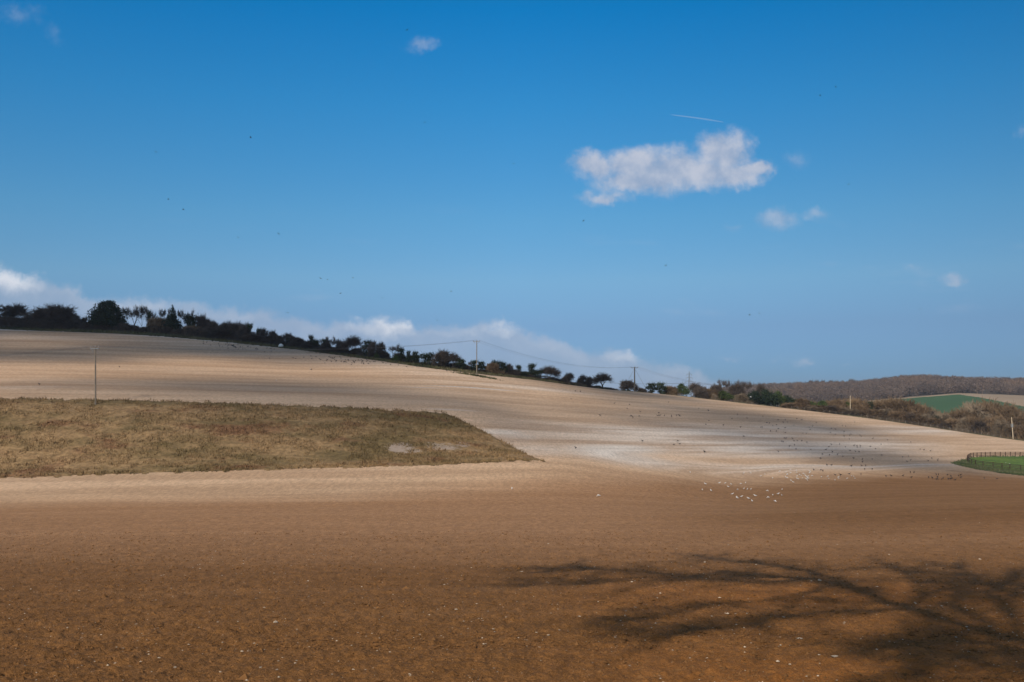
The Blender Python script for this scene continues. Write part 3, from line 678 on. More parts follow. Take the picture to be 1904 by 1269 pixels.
# u, top row, width, kind, depth behind crest, label
T = [
 (6,566,44,'b4',13,'bare spreading tree at the left end of the hill hedge above dark thicket'),
 (36,566,44,'b2',14,'open round bare crown over dark thicket, left of the domed bare tree clump'),
 (75,585,40,'s1',12,'low dark bare shrub between the two bare trees at the far left'),
 (101,568,62,'b1',12,'wide domed bare tree, the last before the grassy gap on the far left'),
 (129,582,24,'b3',12,'small round bare tree leaning into the grassy gap on the hill'),
 (20,588,60,'s1',10,'dense dark thicket at the foot of the leftmost hedge trees'),
 (48,590,50,'s1',10,'dark bramble thicket below the open round bare crown'),
 (100,592,70,'s1',9.5,'dark undergrowth beneath the wide domed bare tree'),
 (155,590,13,'s1',13,'small lone bare bush in the gap left of the big evergreen'),
 (199,561,56,'e1',11,'big dark evergreen with dense domed crown on the hilltop'),
 (233,570,22,'b4',14,'slim bare tree touching the right side of the big evergreen'),
 (247,568,24,'b5',14,'see-through bare tree, second to the right of the big evergreen'),
 (266,568,22,'b4',13,'pale forked bare tree with open V of limbs on the hilltop'),
 (277,575,9,'i2',13,'narrow ivy clad trunk beside the pale forked bare tree'),
 (286,573,18,'b5',14,'thin bare tree just right of the narrow ivy clad trunk'),
 (303,574,20,'b4',14,'bare tree left of the pointed conifer'),
 (296,592,34,'s2',11,'brownish undergrowth shrub left of the pointed conifer'),
 (321,572,30,'c1',12,'dark pointed conifer rising out of the hill hedge'),
 (314,590,40,'d1',10.5,'broad dark evergreen bush at the foot of the conifer'),
 (335,575,18,'b4',14,'bare tree just right of the pointed conifer'),
 (347,575,16,'b5',14,'thin bare tree left of the flat domed dark tree'),
 (356,583,30,'i3',12,'flat domed dark ivy tree on splayed stems'),
 (378,587,22,'b1',12,'rounded bare tree just right of the flat domed dark tree'),
 (362,607,36,'s2',10,'tawny shrub below the flat domed dark tree'),
 (398,596,24,'s1',12,'tall dark thicket, first of the even run right of the rounded bare tree'),
 (416,599,26,'s1',12,'tall dark thicket, second of the even run on the hill'),
 (434,600,26,'s1',12,'tall dark thicket, third of the even run on the hill'),
 (451,602,22,'s1',12,'tall dark thicket, last of the even run before the ivy clump'),
 (464,600,14,'i2',11,'ivy clad tree with a ragged top ending the even thicket run'),
 (429,619,16,'g1',9.5,'low yellow green bush glowing in the dark thicket'),
 (400,614,60,'s1',9.5,'low dark scrub in front of the even thicket run'),
 (465,622,50,'s1',9,'low dark scrub in front of the ivy clump'),
 (481,609,10,'i1',11,'small dark ivy knob between thicket and paired bare trees'),
 (494,611,18,'b3',12,'twiggy bare tree, left of the pair before the white sack'),
 (508,616,16,'b1',12,'twiggy bare tree, right of the pair before the white sack'),
 (505,630,40,'s1',9,'dark hedge bottom beside the white sack'),
 (530,620,22,'b3',11,'spreading bare tree above the white sack'),
 (541,627,14,'i1',10,'low dark ivy tree just right of the white sack'),
 (555,629,30,'s1',9,'sinking stretch of dark hedge right of the white sack'),
 (572,636,34,'s1',8,'dark hedge bottom under the tall ivy topped tree'),
 (579,622,12,'i2',9,'tall ivy topped tree rising from low hedge'),
 (588,631,14,'i1',9,'short ivy tree pressed against the tall ivy topped one'),
 (598,626,16,'b5',10,'thin airy bare tree behind the ivy ball'),
 (606,630,15,'i1',9,'round ivy ball on thin stems on the hill hedge'),
 (619,627,16,'b5',9,'leaning bare tree right of the ivy ball'),
 (632,626,16,'b5',9,'wispy bare tree with upright twigs near the hedge middle'),
 (622,645,44,'s1',6,'low hedge bottom beneath the leaning bare trees'),
 (659,625,34,'b2',9,'wide bare tree with rounded top, largest near the hedge middle'),
 (684,631,20,'i1',8,'dark ivy tree touching the wide rounded bare tree'),
 (699,635,18,'b3',8,'bare tree with yellowish ivy round its foot'),
 (701,655,9,'g1',6,'small yellow green ivy bush at the foot of a bare tree'),
 (713,637,16,'b3',8,'bare tree between the yellow footed tree and the airy one'),
 (727,640,20,'b5',7,'very airy leafless tree right of the bare tree pair'),
 (747,645,14,'i2',6,'ivy tree with a knob top below the end of the overhead wire'),
 (738,660,16,'g1',5,'low leafy bush leaning on the knob topped ivy tree'),
 (759,651,10,'i2',6,'slim ivy tree, left of a close pair under the overhead wire'),
 (772,652,14,'i1',6,'ivy tree with rounded head, right of the close pair'),
 (794,655,28,'i3',6,'broad low ivy tree on splayed limbs left of the open round crown'),
 (822,652,26,'b1',7,'open round bare crown, left of the pair before the tall pole'),
 (841,656,26,'b2',7,'open round bare crown, right of the pair before the tall pole'),
 (858,667,18,'i1',6,'small dark ivy tree just left of the tall pole'),
 (871,670,7,'b5',6,'tiny thin sapling left of the tall pole'),
 (881,669,16,'i2',7,'ivy tree directly behind the tall pole'),
 (895,671,17,'i1',7,'ivy tree just right of the tall pole'),
 (914,676,22,'s2',6,'reddish bare shrub at the foot of two ivy heads'),
 (924,669,20,'i3',8,'double headed ivy tree over the reddish shrub'),
 (936,672,13,'i1',7,'egg shaped ivy crown right of the double headed tree'),
 (950,677,16,'b3',7,'small bare tree between two ivy trees'),
 (965,678,13,'i2',6,'dark stepped ivy tree left of the lollipop crown'),
 (973,690,16,'i1',5,'low ivy clump at the foot of the stepped ivy tree'),
 (988,675,18,'i2',7,'lollipop shaped ivy crown on the hill edge'),
 (997,686,22,'i3',6,'olive leafed thorn beside the lollipop crown'),
 (1021,681,38,'b2',6,'widest bare thorn tree, flat topped, on the slope'),
 (1048,702,12,'s1',5,'tiny bare bush between the widest thorn and the next'),
 (1063,694,20,'b3',6,'small bare thorn, first of three standing apart'),
 (1084,697,16,'b2',6,'small bare thorn, second of three standing apart'),
 (1095,701,12,'b1',6,'smallest bare thorn beside the second of three'),
 (1121,694,34,'b2',6,'broad bare thorn alone left of the stayed pole'),
 (1168,708,28,'b1',9,'low spreading bare bush just left of the stayed pole'),
 (1195,722,14,'s1',8,'low scrub right of the stayed pole'),
 (1212,711,20,'i1',9,'dark ivy tree, left half of the heart shaped pair'),
 (1228,710,20,'i1',9,'dark ivy tree, right half of the heart shaped pair'),
 (1246,719,20,'s2',10,'reddish low scrub right of the heart shaped ivy pair'),
 (1268,713,26,'g1',10,'green leafed bush at the foot of the pylon'),
 (1286,713,28,'b3',12,'grey bare tree in front of the pylon'),
 (1304,720,20,'s1',12,'low bare scrub right of the pylon'),
 (1318,724,26,'s2',11,'rusty brown scrub left of the twin bare crowns'),
 (1332,716,24,'b1',14,'small bare tree at the left side of the twin bare crowns'),
 (1350,706,24,'b4',18,'upright bare crown, left of the twin crowns'),
 (1388,708,30,'b4',18,'upright bare crown, right of the twin crowns'),
 (1370,714,26,'b1',18,'bare tree filling the dip between the twin crowns'),
 (1410,715,20,'b3',20,'bare tree right of the twin crowns'),
 (1345,727,34,'g1',9,'dull green bush under the left twin crown'),
 (1328,733,8,'s3',7,'pale straw coloured stem bush below the twin crowns'),
 (1376,733,22,'s3',7,'pale twiggy shrub on the field edge below the twin crowns'),
 (1400,727,34,'d1',11,'dark evergreen bush below the right twin crown'),
 (1428,724,36,'d1',12,'dark evergreen bush, tallest of the dark row'),
 (1446,727,26,'g1',12,'green tinged bush near the end of the dark row'),
 (1466,735,24,'d1',12,'dark evergreen bush ending the dark row'),
]
GRP = 'trees and shrubs along the skyline hedge'
for (u, vt, wd, k, off, lab) in T:
    plant(k, u, vt, wd*1.1, off, lab, GRP)
for i, u in enumerate(np.arange(4, 1135, 19)):
    cr = VH-F*h1((u-UC)/F*(crest(u)+8), crest(u)+8)/(crest(u)+8)
    plant('s1', u+random.uniform(-5, 5), cr-float(np.interp(u, [0, 380, 500, 900, 1135], [12, 16, 9, 7, 5]))*random.uniform(0.7, 1.2), random.uniform(20, 34), 7+2*random.random(),
          'low dark scrub filling the foot of the skyline hedge', 'low scrub at the foot of the skyline hedge')
for i, u in enumerate(np.arange(388, 1110, 27)):
    if 1040 < u < 1110 and i % 2: continue
    cr = VH-F*h1((u-UC)/F*(crest(u)+10), crest(u)+10)/(crest(u)+10)
    plant(['b3','b1','s1','b5'][i % 4], u+random.uniform(-8, 8), cr-float(np.interp(u, [388, 500, 900, 1110], [24, 21, 17, 12]))*random.uniform(0.75, 1.2), random.uniform(18, 30), 8+3*random.random(),
          'ragged bare thorn filling in between the larger hilltop trees', 'filler thorns of the skyline hedge')
RG = 'bushes of the hedge behind the bright field edge'
prof_u = [1475,1520,1560,1600,1625,1660,1700,1740,1770,1800,1830,1860,1890,1930,2050]
prof_v = [742,746,743,742,745,744,752,768,766,758,752,757,766,770,775]
RT = [
 (1482,'s2',36,14,0,'brown twiggy bush at the left end of the field edge hedge'),
 (1506,'g1',34,13,2,'green bush left of the plain pole in a brown hedge'),
 (1530,'g1',30,15,0,'dark green rounded bush, second left of the plain pole'),
 (1553,'s2',34,14,1,'brown bare bush just left of the plain pole'),
 (1575,'g1',22,12,5,'bright green shrub touching the plain pole'),
 (1594,'s2',34,15,1,'brown bush just right of the plain pole'),
 (1613,'d1',26,13,3,'near black evergreen bush right of the plain pole'),
 (1640,'s2',44,16,2,'large brown bush below the tip of the green field'),
 (1668,'s2',56,18,-2,'tallest brown rounded bush in front of the green field'),
 (1698,'s2',48,16,2,'brown bush sloping down from the tallest one'),
 (1722,'s3',36,14,4,'sandy coloured bush below the green field'),
 (1737,'d1',34,13,6,'dark green holly like bush low in the brown hedge'),
 (1754,'s3',40,17,3,'pale brown bush right of the dark holly like bush'),
 (1772,'g1',18,12,14,'small green shrub low in the pale brown hedge'),
 (1790,'s2',44,18,4,'brown bush left of the olive crowned one'),
 (1817,'s3',52,24,-2,'olive brown round crowned bush rising above the hedge'),
 (1843,'s2',56,26,-4,'broad tall brown bush left of the pole with the box'),
 (1868,'s2',50,22,-2,'broad brown bush directly behind the pole with the box'),
 (1895,'s3',44,20,2,'pale brown bush right of the pole with the box'),
 (1925,'s2',50,18,0,'brown bush at the right margin of the photo'),
]
for (u, k, wd, off, dv, lab) in RT:
    plant(k, u, np.interp(u, prof_u, prof_v)+dv, wd*1.15, off, lab, RG)
for i, u in enumerate(np.linspace(1478, 1940, 26)):
    k = ['s2','s3','s2','s1'][i % 4]
    cr = VH-F*h1((u-UC)/F*crest(u), crest(u))/crest(u)
    top = np.interp(u, prof_u, prof_v)
    plant(k, u+random.uniform(-4, 4), top+(cr-top)*random.uniform(0.35, 0.55), 30+12*random.random(), 7+2*random.random(),
          'low tangled brown shrub in the front row along the bright field edge', RG)
for (u, wd) in [(1660,60),(1815,66),(1860,70),(1760,60),(1720,50),(1900,60),(1560,50),(1510,50)]:
    plant('s2', u, np.interp(u, prof_u, prof_v)+3, wd, 34, 'brown bush standing deeper behind the field edge hedge', RG)

# ------------------------------------------------------------------ distant woods
M_WOOD, n, b = mat('far_wood', 0.95)
tc = n.new('ShaderNodeTexCoord').outputs['Object']
f = n.noise(tc, 0.05, 5, 0.6).outputs['Fac']; f2 = n.noise(tc, 0.012, 4, 0.6).outputs['Fac']; f3 = n.noise(tc, 0.6, 3, 0.6).outputs['Fac']
c = n.mix(n.ss(f, 0.4, 0.6), (0.085, 0.066, 0.062), (0.155, 0.115, 0.095)); c = n.mix(n.m('MULTIPLY', n.ss(f2, 0.5, 0.65), 0.7), c, (0.19, 0.12, 0.08))
c = n.mix(n.m('MULTIPLY', n.ss(f3, 0.60, 0.72), 0.4), c, (0.24, 0.20, 0.17)); n.l.new(c, b.inputs['Base Color'])
M_WOODD = simple('valley_wood', (0.085, 0.070, 0.062), 0.3, 0.08)
def wood(name, X, Y, hgt, wd, m, label, per=170, ls=0.55):
    n_ = len(X); Z = H(X, Y); rng = RNG
    h_ = hgt*rng.uniform(0.7, 1.25, n_); w_ = wd*rng.uniform(0.7, 1.3, n_)
    v = rng.normal(size=(n_, per, 3)); v /= np.linalg.norm(v, axis=2, keepdims=True); v *= rng.uniform(0.55, 1, (n_, per, 1))
    C = np.stack([X, Y, Z+h_*0.55], 1)[:, None]+v*np.stack([w_/2, w_/2, h_*0.45], 1)[:, None]
    V, Fc = leaves(C.reshape(-1, 3), ls, rng)
    segs = np.stack([X, Y, Z-0.3, X+rng.normal(0, 0.4, n_), Y, Z+h_*0.8, np.full(n_, 0.28), np.full(n_, 0.08)], 1)
    V2, F2 = tubes(segs, 3)
    o = mesh_obj(name, *join((V, Fc), (V2, F2)), m, smoothf=False); tag(o, label, 'woodland', kind='stuff'); return o
t = RNG.uniform(0.20, 0.66, 5200); Y = RNG.uniform(965, 1620, 5200)
wood('distant_woodland', t*Y, Y, 11, 10, M_WOOD, 'leafless purple brown wood covering the far ridge')
t = RNG.uniform(0.36, 0.62, 520); Y = RNG.uniform(470, 735, 520); ok = (Y < 700) | (t > 0.5)
wood('valley_woodland', t[ok]*Y[ok], Y[ok], 9.5, 9, M_WOODD, 'dark leafless wood in the dip between hedge and green field', 260, 0.35)
for i, (u, vt, wd) in enumerate([(1508,708,9),(1519,707,12),(1530,708,9),(1545,708,9),(1556,708,12),(1583,705,14),(1791,707,9),(1804,706,8),(1817,704,11),(1827,705,8),(1840,706,9),(1864,705,8),(1882,706,11)]):
    plant('b2' if wd > 10 else 'b1', u, vt, wd*1.2, 0, 'tiny round leafless tree standing clear above the far wooded ridge', 'trees on the far ridge', Yabs=1495)

# ------------------------------------------------------------------ poles, wires, pylon
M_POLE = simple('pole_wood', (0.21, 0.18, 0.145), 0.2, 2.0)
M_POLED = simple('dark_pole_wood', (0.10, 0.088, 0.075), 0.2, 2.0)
M_POLEL = simple('tan_pole_wood', (0.42, 0.34, 0.24), 0.2, 2.0)  # tan timber of the two poles without crossarms
M_STEEL = simple('grey_steel', (0.20, 0.21, 0.22), 0.15, 1.0, 0.6, 0.4)
M_INS = simple('porcelain', (0.30, 0.25, 0.22), 0.1, 1.0, 0.3, 0.5)
M_WIRE = simple('wire', (0.10, 0.10, 0.11), 0.05, 1.0, 0.5, 0.4)
def boxq(cx, cy, cz, sx, sy, sz):
    V = [(cx+a*sx/2, cy+b_*sy/2, cz+c_*sz/2) for a in (-1, 1) for b_ in (-1, 1) for c_ in (-1, 1)]
    return np.array(V), np.array([(0,1,3,2),(4,6,7,5),(0,4,5,1),(2,3,7,6),(0,2,6,4),(1,5,7,3)])
def pole(base, ztop, label, m, arm=1.9, ang=0.0, group='wooden electricity poles crossing the field', r=0.16, stays=False, box=False, lean=0.0):
    t = empty('utility_pole', base, ang); hh = ztop-base.z
    tag(t, label, 'utility pole', group)
    V, Fc = tubes([(0,0,-0.4,lean*0.5,0,hh*0.5,r,r*0.85),(lean*0.5,0,hh*0.5,lean,0,hh,r*0.85,r*0.7)], 10); mesh_obj('pole', V, Fc, m, t)
    ends = []
    if arm:
        V, Fc = boxq(0, -r-0.03, hh-0.22, arm, 0.12, 0.13); mesh_obj('crossarm', V, Fc, M_POLED if m is M_POLED else M_STEEL, t, False)
        for s in (-1, 1):
            V, Fc = tubes([(s*arm*0.18, -r-0.02, hh-0.75, s*arm*0.36, -r-0.02, hh-0.30, 0.025, 0.025)], 4); mesh_obj('arm_brace', V, Fc, M_STEEL, t)
        for x in (-arm*0.46, 0, arm*0.46):
            z0 = hh-0.155 if x else hh-0.02
            V, Fc = tubes([(x, -r-0.03 if x else 0, z0, x, -r-0.03 if x else 0, z0+0.16, 0.03, 0.05),(x, -r-0.03 if x else 0, z0+0.16, x, -r-0.03 if x else 0, z0+0.27, 0.075, 0.045)], 8)
            mesh_obj('insulator', V, Fc, M_INS, t); ends.append((x, z0+0.25))
    if stays:
        for s in (-1, 1):
            V, Fc = tubes([(s*0.15, 0, hh-0.7, s*4.6, 0.0, -0.2, 0.03, 0.03)], 4); mesh_obj('stay_wire', V, Fc, M_WIRE, t)
    if box:
        V, Fc = boxq(-0.45, -0.05, hh*0.62, 0.55, 0.5, 1.15); mesh_obj('transformer', V, Fc, M_STEEL, t, False)
        V, Fc = boxq(-0.2, -0.05, hh*0.70, 0.3, 0.12, 0.1); mesh_obj('bracket', V, Fc, M_STEEL, t, False)
    ca, sa = math.cos(ang), math.sin(ang)
    return [Vector((base.x+x*ca, base.y+x*sa, base.z+z)) for x, z in ends]
pA = px(177.5, 755.5); pB = px(886.5, 699.5); pC = uy(1180, 338)
eA = pole(pA, (VH-646)/F*pA.y, 'grey wooden pole with crossarm standing on the upper edge of the grass bank', M_POLE, 1.9, R(-30), r=0.12)
eB = pole(pB, (VH-634)/F*pB.y, 'tall slim pole with crossarm on a dark tuft of weeds near the hill crest', M_POLE, 1.9, R(-30), r=0.13)
eC = pole(pC, (VH-683)/F*pC.y, 'dark pole with crossarm and slanting stay wires on the skyline', M_POLED, 2.6, R(-20), r=0.24, stays=True)
pD = uy(1581, crest(1581)+5); pole(pD, (VH-736)/F*pD.y, 'plain pale pole without crossarm before the brown hedge', M_POLEL, 0, r=0.19)
pE = uy(1884, crest(1884)+2); pole(pE, (VH-776)/F*pE.y, 'pale pole with a grey box near its middle at the right edge', M_POLEL, 0, r=0.20, box=True, lean=-0.6)
def wire(a, b, sag, label, group, r=0.022, nm='overhead_wire'):
    pts = [a.lerp(b, i/24)-Vector((0, 0, 4*sag*(i/24)*(1-i/24))) for i in range(25)]
    V, Fc = tubes([(*pts[i], *pts[i+1], r, r) for i in range(24)], 4)
    o = mesh_obj(nm, V, Fc, M_WIRE); tag(o, label, 'wire', group)
dAB = Vector((-52, -89, -8.0))
for k in range(3):
    wire(eA[k], eA[k]+dAB, 1.6, 'thin overhead wire running from the bank pole off to the left', 'wires left of the bank pole', 0.009)
    wire(eA[k], eB[k], 1.3, 'thin overhead wire between the bank pole and the tall hill pole', 'wires between bank pole and hill pole', 0.011)
    wire(eB[k], eC[k], 2.6, 'long sagging wire between the tall hill pole and the stayed pole', 'wires between hill pole and skyline pole', 0.011)
    wire(eC[k], uy(1352, 470)+Vector((0, 0, 0))+Vector((k*1.0-1, 0, (VH-716)/F*470-uy(1352, 470).z)), 1.5, 'overhead wire dropping from the stayed pole towards the pylon trees', 'wires right of the stayed pole', 0.014)
# weeds round the tall pole
rg2 = np.random.default_rng(5); Cp = np.stack([pB.x+rg2.normal(0, 2.4, 500), pB.y+rg2.normal(0, 0.7, 500)], 1)
V, Fc = tuft(np.stack([Cp[:, 0], Cp[:, 1], H(Cp[:, 0], Cp[:, 1])+0.02], 1), 0.30, rg2, wid=0.6)
o = mesh_obj('weeds', V, Fc, M_VERGE, smoothf=False); tag(o, 'dark weeds round the foot of the tall hill pole', 'weeds', kind='stuff')
# lattice pylon
def pylon(base, hh, label):
    t = empty('pylon', base); tag(t, label, 'pylon'); w0, w1 = hh*0.095, hh*0.022
    segs = []; lv = [0, .14, .27, .39, .5, .6, .69, .77, .84, .91, 1.0]
    def half(f): return w0+(w1-w0)*min(1, f/0.62) if f < 0.62 else w1*(1-0.8*(f-0.62)/0.38)
    for i in range(len(lv)-1):
        a, b2 = half(lv[i]), half(lv[i+1]); za, zb = lv[i]*hh, lv[i+1]*hh
        cs = [(-1,-1),(1,-1),(1,1),(-1,1)]
        for j in range(4):
            p, q = cs[j], cs[(j+1) % 4]
            segs.append((p[0]*a, p[1]*a, za, p[0]*b2, p[1]*b2, zb, .13, .13))
            segs.append((p[0]*a, p[1]*a, za, q[0]*b2, q[1]*b2, zb, .065, .065)); segs.append((q[0]*a, q[1]*a, za, p[0]*b2, p[1]*b2, zb, .065, .065))
            segs.append((p[0]*b2, p[1]*b2, zb, q[0]*b2, q[1]*b2, zb, .065, .065))
    V, Fc = tubes(segs, 4); mesh_obj('lattice_tower', V, Fc, M_STEEL, t)
    for f, L in ((.66, .135), (.78, .105), (.90, .085)):
        s2 = []
        for s in (-1, 1):
            s2 += [(0, 0, f*hh, s*L*hh, 0, f*hh, .16, .12), (0, 0, (f+.045)*hh, s*L*hh, 0, f*hh, .16, .12), (s*L*hh, 0, f*hh, s*L*hh, 0, (f-.05)*hh, .18, .18)]
        V, Fc = tubes(s2, 4); mesh_obj('crossarm', V, Fc, M_STEEL, t)
py = uy(1281.5, 1350); hp = (VH-691)/F*1350-py.z
pylon(py, hp, 'distant grey lattice pylon rising behind the green leafed bush')
for s in (-1, 1):
    a = Vector((py.x+s*0.135*hp, py.y, py.z+0.61*hp))
    wire(a, Vector(((1040-UC)/F*1500, 1500, (VH-704)/F*1500)), 4, 'high voltage line running left from the distant pylon', 'high voltage lines left of the pylon', 0.10, 'high_voltage_line')
    wire(a, Vector(((1420-UC)/F*1250, 1250, (VH-716)/F*1250)), 2, 'high voltage line running right from the distant pylon', 'high voltage lines right of the pylon', 0.10, 'high_voltage_line')

# ------------------------------------------------------------------ fences
M_FENCE = simple('fence_wood', (0.075, 0.048, 0.034), 0.3, 3.0)
M_POST = simple('weathered_post', (0.25, 0.21, 0.17), 0.25, 3.0)
def fence(name, P3, hh, label, m, rails, pr=0.07, rr=(0.03, 0.055), cat='fence', wires=False, skip=()):
    t = empty(name, P3[0]); tag(t, label, cat); o0 = P3[0]
    for p in P3:
        V, Fc = boxq(p.x-o0.x, p.y-o0.y, p.z-o0.z+hh/2-0.1, pr*2, pr*2, hh+0.2); mesh_obj('post', V, Fc, m, t, False)
    for k, z in enumerate(rails):
        segs = []; Vs = []
        for i in range(len(P3)-1):
            a = P3[i]-o0; b2 = P3[i+1]-o0; d = (b2-a); d.z = 0; d.normalize(); nn = Vector((-d.y, d.x, 0))*rr[0]
            q = []
            for p in (a, b2):
                for (sn, sz) in ((-1,-1),(1,-1),(1,1),(-1,1)): q.append(tuple(p+nn*sn+Vector((0, 0, z+sz*rr[1]))))
            Vs.append((np.array(q), np.array([(0,1,5,4),(1,2,6,5),(2,3,7,6),(3,0,4,7)])))
        V, Fc = join(*Vs); mesh_obj('wire' if wires else 'rail', V, Fc, M_WIRE if wires else m, t, False)
FP = [(1960,849.5),(1930,849.3),(1901,849.3),(1881.5,849.3),(1863,849.5),(1847,849.7),(1833.3,850),(1821.3,850.5),(1811.5,851),(1805,852),(1800.5,854),(1798.5,857),(1799.5,860),(1802.5,862.2),(1807.5,864),(1816.4,866.5),(1825.4,867.8),(1833.7,868.5),(1849,870.4),(1860,871.3),(1870,873),(1885,874.2),(1898,875.5),(1915,877),(1935,879),(1960,881.5)]
fp = [px(u, v) for u, v in FP]
# even the spacing: posts every 2.6 m along the traced line
dist = [0]
for i in range(1, len(fp)): dist.append(dist[-1]+(fp[i]-fp[i-1]).length)
nps = int(dist[-1]/2.3); q = []
for k in range(nps+1):
    s = dist[-1]*k/nps; x = float(np.interp(s, dist, [p.x for p in fp])); y = float(np.interp(s, dist, [p.y for p in fp])); q.append(Vector((x, y, h1(x, y)+0.1)))
fence('paddock_fence', q, 1.2, 'dark brown post and rail fence curving round the green paddock', M_FENCE, (0.35, 0.72, 1.08), pr=0.075, rr=(0.03, 0.06))
uu = np.linspace(1472, 1860, 34)
q = [uy(u, crest(u)+1.5) for u in uu]
fence('wire_fence', q, 1.05, 'low wire fence with pale posts along the bright field edge', M_POST, (0.5, 0.95), pr=0.04, rr=(0.015, 0.015), wires=True)

# ------------------------------------------------------------------ birds
M_ROOK = simple('black_feathers', (0.012, 0.012, 0.014), 0.2, 4.0, 0.5, 0.4)
M_WHITE = simple('white_feathers', (0.70, 0.69, 0.67), 0.05, 4.0, 0.7)
M_GREY = simple('grey_feathers', (0.38, 0.40, 0.43), 0.08, 4.0, 0.7)
M_BEAK = simple('beak', (0.20, 0.17, 0.14), 0.1, 4.0, 0.5)
def lathe(prof, n=8):
    """profile of (x, z, half width, half height) along the body"""
    V = []; Fs = []
    for (x, z, rw, rh) in prof:
        for k in range(n):
            t = 2*math.pi*k/n; V.append((x, rw*math.cos(t), z+rh*math.sin(t)))
    for i in range(len(prof)-1):
        for k in range(n): Fs.append((i*n+k, i*n+(k+1) % n, (i+1)*n+(k+1) % n, (i+1)*n+k))
    Fs.append(tuple(range(n))[::-1]); Fs.append(tuple((len(prof)-1)*n+k for k in range(n)))
    return V, Fs
def bird(kind, ground=True, head_down=False):
    body, wing, leg = (M_ROOK, M_ROOK, M_ROOK) if kind == 'rook' else (M_WHITE, M_GREY, M_BEAK)
    hz = 0.14 if head_down else 0.40
    if ground:
        prof = [(-0.30,.20,.012,.01),(-0.22,.21,.035,.018),(-0.12,.235,.065,.055),(0,.25,.085,.085),(.09,.275,.075,.08),(.15,.32 if not head_down else .25,.045,.05),(.19,hz-.01,.04,.04),(.23,hz,.036,.036),(.27,hz-.005,.018,.018),(.34,hz-.02,.005,.005)]
    else:
        prof = [(-0.30,0,.05,.008),(-0.20,0,.03,.02),(-0.10,0,.055,.05),(0,0,.07,.065),(.10,.005,.055,.055),(.17,.01,.038,.036),(.21,.012,.02,.02),(.27,.01,.004,.004)]
    V, Fs = lathe(prof); midx = [0]*len(Fs)
    def addp(vs, fs, k):
        o = len(V); V.extend(vs); Fs.extend([tuple(i+o for i in f_) for f_ in fs]); midx.extend([k]*len(fs))
    if ground:
        for s in (-1, 1):
            addp([(.10,s*.078,.29),(-.10,s*.085,.285),(-.32,s*.03,.215),(-.08,s*.075,.20),(.08,s*.075,.22),(.0,s*.098,.25)], [(0,1,5),(1,2,5),(2,3,5),(3,4,5),(4,0,5)], 1)
            a = (.0, s*.03); addp([(a[0]-.008,a[1]-.008,0),(a[0]+.008,a[1]-.008,0),(a[0]+.008,a[1]+.008,0),(a[0]-.008,a[1]+.008,0),(a[0]-.015,a[1]-.012,.18),(a[0]+.015,a[1]-.012,.18),(a[0]+.015,a[1]+.012,.18),(a[0]-.015,a[1]+.012,.18),(.06,a[1],.003),(.04,a[1]+.02,.003),(.04,a[1]-.02,.003)], [(0,1,5,4),(1,2,6,5),(2,3,7,6),(3,0,4,7),(0,8,9),(0,10,8)], 2)
    else:
        for s in (-1, 1):
            addp([(.10,s*.04,.02),(.13,s*.22,.09),(.04,s*.46,.07),(-.06,s*.40,.065),(-.10,s*.22,.07),(-.08,s*.04,.015),(.10,s*.04,.0),(.12,s*.22,.075),(.03,s*.45,.06),(-.10,s*.22,.06),(-.08,s*.04,.0)], [(0,1,4,5),(1,2,3,4),(6,10,9,7),(7,9,8),(0,6,7,1),(1,7,8,2),(5,4,9,10),(4,3,8,9)], 1)
    return pyobj({'rook':'rook','gull':'gull'}[kind], V, Fs, body, None, True, [body, wing, leg], midx)
BP = {('rook',0): bird('rook'), ('rook',1): bird('rook', True, True), ('rook',2): bird('rook', False), ('gull',0): bird('gull'), ('gull',1): bird('gull', True, True), ('gull',2): bird('gull', False)}
BUSED = set()
def put_bird(kind, var, loc, label, group, sc=1.1, rz=None, tilt=0.0):
    k = (kind, var); p = BP[k]
    o = p if k not in BUSED else p.copy()
    if k in BUSED: COL.objects.link(o)
    BUSED.add(k)
    o.location = loc; o.rotation_euler = (tilt, 0, random.uniform(0, 6.283) if rz is None else rz); s = sc*random.uniform(0.88, 1.1); o.scale = (s, s, s)
    tag(o, label, 'rook' if kind == 'rook' else 'gull', group); return o
def on_ground(kind, u, v, label, group, sc=1.15):
    sc *= 0.56 if kind == 'gull' else 0.88
    p = px(u, v+1.2); put_bird(kind, 1 if random.random() < 0.35 else 0, p+Vector((0, 0, 0.02)), label, group, sc)
